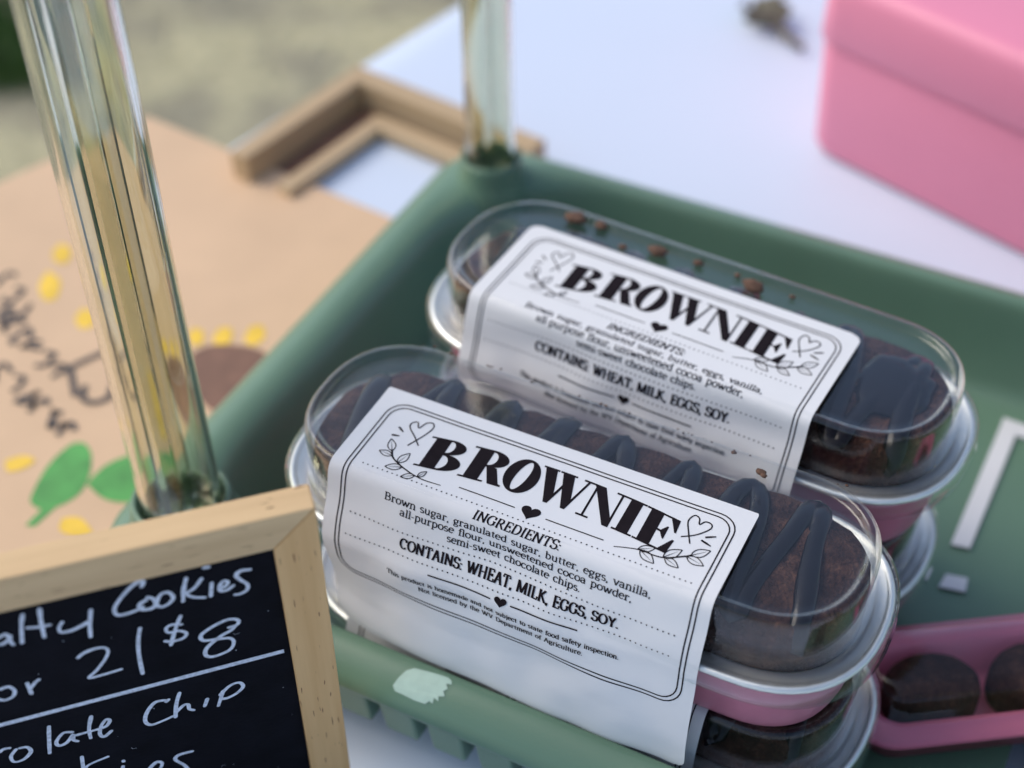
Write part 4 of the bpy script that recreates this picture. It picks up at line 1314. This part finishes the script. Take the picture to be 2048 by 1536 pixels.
# ------------------------------------------------------------------ kraft card with a painted flower
kr = thing('kraft_sign', 'kraft card with a painted yellow flower, green leaves and dark brush lettering', 'sign')
poly = [(-0.238, 0.213), (-0.086, 0.194), (-0.084, -0.13), (-0.36, -0.12)]
poly = list(reversed(poly))
vs, fs = prism(poly, 0.0006, 0.0026)
bevel(obj('card', vs, fs, 'kraft', kr, False), 0.0006)
Fk = []


def paint(m, fn):
    F = Flat()
    fn(F)
    Fk.append((m, F))


def blob(m, pts):
    P = smooth_path([(p[0] * 1000, p[1] * 1000, 0) for p in pts] + [(pts[0][0] * 1000, pts[0][1] * 1000, 0)], 5)[:-1]
    paint(m, lambda F: F.poly([(p.x, p.y) for p in P]))


blob('p_green', [(-0.1351, 0.042), (-0.1387, 0.0391), (-0.1391, 0.028), (-0.1355, 0.0159), (-0.1329, 0.0122), (-0.1277, 0.0117), (-0.1237, 0.0156), (-0.1215, 0.0229), (-0.1243, 0.0315), (-0.1299, 0.0391)])
blob('p_green', [(-0.1224, 0.0272), (-0.122, 0.0365), (-0.1177, 0.0444), (-0.1121, 0.0506), (-0.1061, 0.0509), (-0.1014, 0.0417), (-0.1008, 0.0315), (-0.1057, 0.0261), (-0.1135, 0.0244)])
paint('p_green', lambda F: F.poly([(-128.1, 14.6), (-124.5, 14.0), (-125.3, 4.7), (-128.2, 3.7)]))
for pts in ([(-0.2066, 0.1095), (-0.1984, 0.1069), (-0.193, 0.098), (-0.1965, 0.0953), (-0.2036, 0.101)], [(-0.1804, 0.0978), (-0.1745, 0.0976), (-0.1708, 0.0915), (-0.174, 0.0884), (-0.1793, 0.092)],
            [(-0.1534, 0.0235), (-0.1497, 0.0279), (-0.1447, 0.0283), (-0.1451, 0.0237), (-0.1492, 0.0199)], [(-0.1195, 0.0116), (-0.1145, 0.0142), (-0.1068, 0.0108), (-0.1083, 0.0077), (-0.1168, 0.007)],
            [(-0.1188, 0.1166), (-0.1151, 0.1191), (-0.1107, 0.1136), (-0.1121, 0.1083), (-0.1167, 0.1097)], [(-0.1285, 0.1109), (-0.1246, 0.1128), (-0.1206, 0.1071), (-0.1223, 0.1027), (-0.1269, 0.1046)],
            [(-0.1372, 0.1066), (-0.1331, 0.1071), (-0.129, 0.1014), (-0.131, 0.099), (-0.1355, 0.1013)], [(-0.1443, 0.0819), (-0.1371, 0.0782), (-0.1269, 0.069), (-0.1159, 0.058), (-0.1179, 0.0556), (-0.13, 0.0674)],
            [(-0.213, 0.125), (-0.207, 0.124), (-0.203, 0.117), (-0.207, 0.115), (-0.212, 0.119)]):
    blob('p_yellow', pts)
blob('p_brown', [(-0.1291, 0.0954), (-0.1258, 0.1015), (-0.1161, 0.1063), (-0.1058, 0.1069), (-0.0958, 0.1015), (-0.091, 0.0896), (-0.0924, 0.0778), (-0.1016, 0.0732), (-0.1144, 0.078), (-0.1236, 0.0863)])
rnd = random.Random(21)
for (ax, ay, bx, by, nl) in ((-0.2210, 0.1010, -0.1960, 0.0830, 3), (-0.2080, 0.0830, -0.1640, 0.0640, 6), (-0.1880, 0.0580, -0.1400, 0.0420, 6)):
    for k in range(nl):
        t = (k + 0.5) / nl
        cx, cy_ = ax + (bx - ax) * t, ay + (by - ay) * t
        q = []
        ph = rnd.uniform(0, 6.28)
        for i in range(5):
            a_ = ph + i * rnd.uniform(0.6, 1.5)
            q.append(((cx + 0.0030 * math.cos(a_) + rnd.uniform(-0.0008, 0.0008)) * 1000, (cy_ + 0.0042 * math.sin(a_)) * 1000, 0))
        P = smooth_path(q, 5)
        paint('p_black', lambda F: F.ribbon(P, rnd.uniform(1.7, 2.5)))
for s_ in ([(-0.1652, 0.0657), (-0.1619, 0.0732), (-0.1573, 0.0829)], [(-0.1634, 0.0695), (-0.1575, 0.0637), (-0.1523, 0.0586)], [(-0.1528, 0.0646), (-0.1495, 0.0592), (-0.1448, 0.0587), (-0.1417, 0.063), (-0.1441, 0.0689)]):
    P = smooth_path([(a_ * 1000, b_ * 1000, 0) for a_, b_ in s_], 6)
    paint('p_black', lambda F: F.ribbon(P, 2.3))
NM = {'p_green': 'painted_leaf', 'p_yellow': 'painted_petal', 'p_brown': 'painted_flower_centre', 'p_black': 'brush_letter'}
for i, (m, F) in enumerate(Fk):
    obj(NM[m], [(x / 1000, y / 1000, 0.00275 + i * 0.00001 + k * 3e-6) for x, y, k in F.v], F.f, m, kr, False)

# ------------------------------------------------------------------ wooden frame lying beyond the kraft card
wf = thing('wooden_frame', 'pale wooden easel frame lying flat beyond the kraft card', 'frame', (-0.166, 0.271, 0.0), R(-9.0))


def bar(name, x0, x1, y0, y1, z0, z1, m):
    v, f = box_vf(x0, x1, y0, y1, z0, z1)
    return bevel(obj(name, v, f, m, wf, False), 0.0009)


bar('outer_leg', 0.0, 0.0095, -0.080, -0.0101, 0.0005, 0.0150, 'oak')
bar('top_rail', 0.0, 0.100, -0.010, 0.0, 0.0005, 0.0150, 'oakx')
bar('shade_strip', 0.0096, 0.0224, -0.078, -0.0101, 0.0005, 0.0022, 'p_brown')  # thin dark strip: the shade between the two legs, put in as colour
bar('inner_leg', 0.0225, 0.0300, -0.078, -0.0231, 0.0005, 0.0065, 'oak')
bar('inner_rail', 0.0225, 0.0775, -0.0230, -0.0150, 0.0005, 0.0065, 'oakx')

# ------------------------------------------------------------------ pink box
pb = thing('pink_box', 'glossy pink plastic box with a close-fitting lid', 'box', (0.0232, 0.3159, 0.0), math.atan2(-0.325, 0.946))


def pbl(i, z, r=0.012):
    return rrect(-0.004 + i, 0.30 - i, 0.0 + i, 0.19 - i, r, z, 10, 4)


vs, fs = loft([pbl(0.006, 0.0004, 0.009), pbl(0.0025, 0.0012), pbl(0.0012, 0.0045), pbl(0.0, 0.0480), pbl(0.0008, 0.0508), pbl(0.0030, 0.0510, 0.010), pbl(0.0034, 0.0060, 0.010)], True, True)
sharp(obj('body', vs, fs, 'pinkbox', pb), 50)
vs, fs = loft([pbl(0.0015, 0.0516), pbl(-0.0008, 0.0520), pbl(-0.0012, 0.0530), pbl(-0.0006, 0.0740), pbl(0.0006, 0.0775), pbl(0.0026, 0.0795, 0.012), pbl(0.0060, 0.0802, 0.011), pbl(0.03, 0.0806, 0.008)], True, True)
obj('lid', vs, fs, 'pinkbox', pb)

# ------------------------------------------------------------------ dried leaf on the cloth
LS = 1.3
lf = thing('dried_leaf', 'small dark dried leaf with a stalk on the white table cover', 'leaf', (-0.022, 0.4, 0.0006), R(-38))
lf.scale = (LS, LS, LS)
vs, fs = [], []
for i in range(13):
    t = i / 12
    w = 0.0085 * math.sin(math.pi * min(1, t * 0.96 + 0.03)) ** 0.8 * (1 + 0.25 * math.sin(i * 2.1))
    for j in range(7):
        q = j / 3 - 1
        vs.append((-0.016 + 0.020 * t, q * w, 0.0004 + 0.004 * q * q + 0.003 * math.sin(t * 5) ** 2))
for i in range(12):
    for j in range(6):
        a = i * 7 + j
        fs.append((a, a + 7, a + 8, a + 1))
bl = obj('blade', vs, fs, 'dryleaf', lf)
md = bl.modifiers.new('solid', 'SOLIDIFY')
md.thickness = 0.0005
vs, fs = tube(smooth_path([(0.003, 0, 0.002), (0.010, -0.001, 0.003), (0.017, 0.001, 0.0016)], 5), [0.0016] * 6 + [0.0013] * 5, 8)
obj('stalk', vs, fs, 'dryleaf', lf)
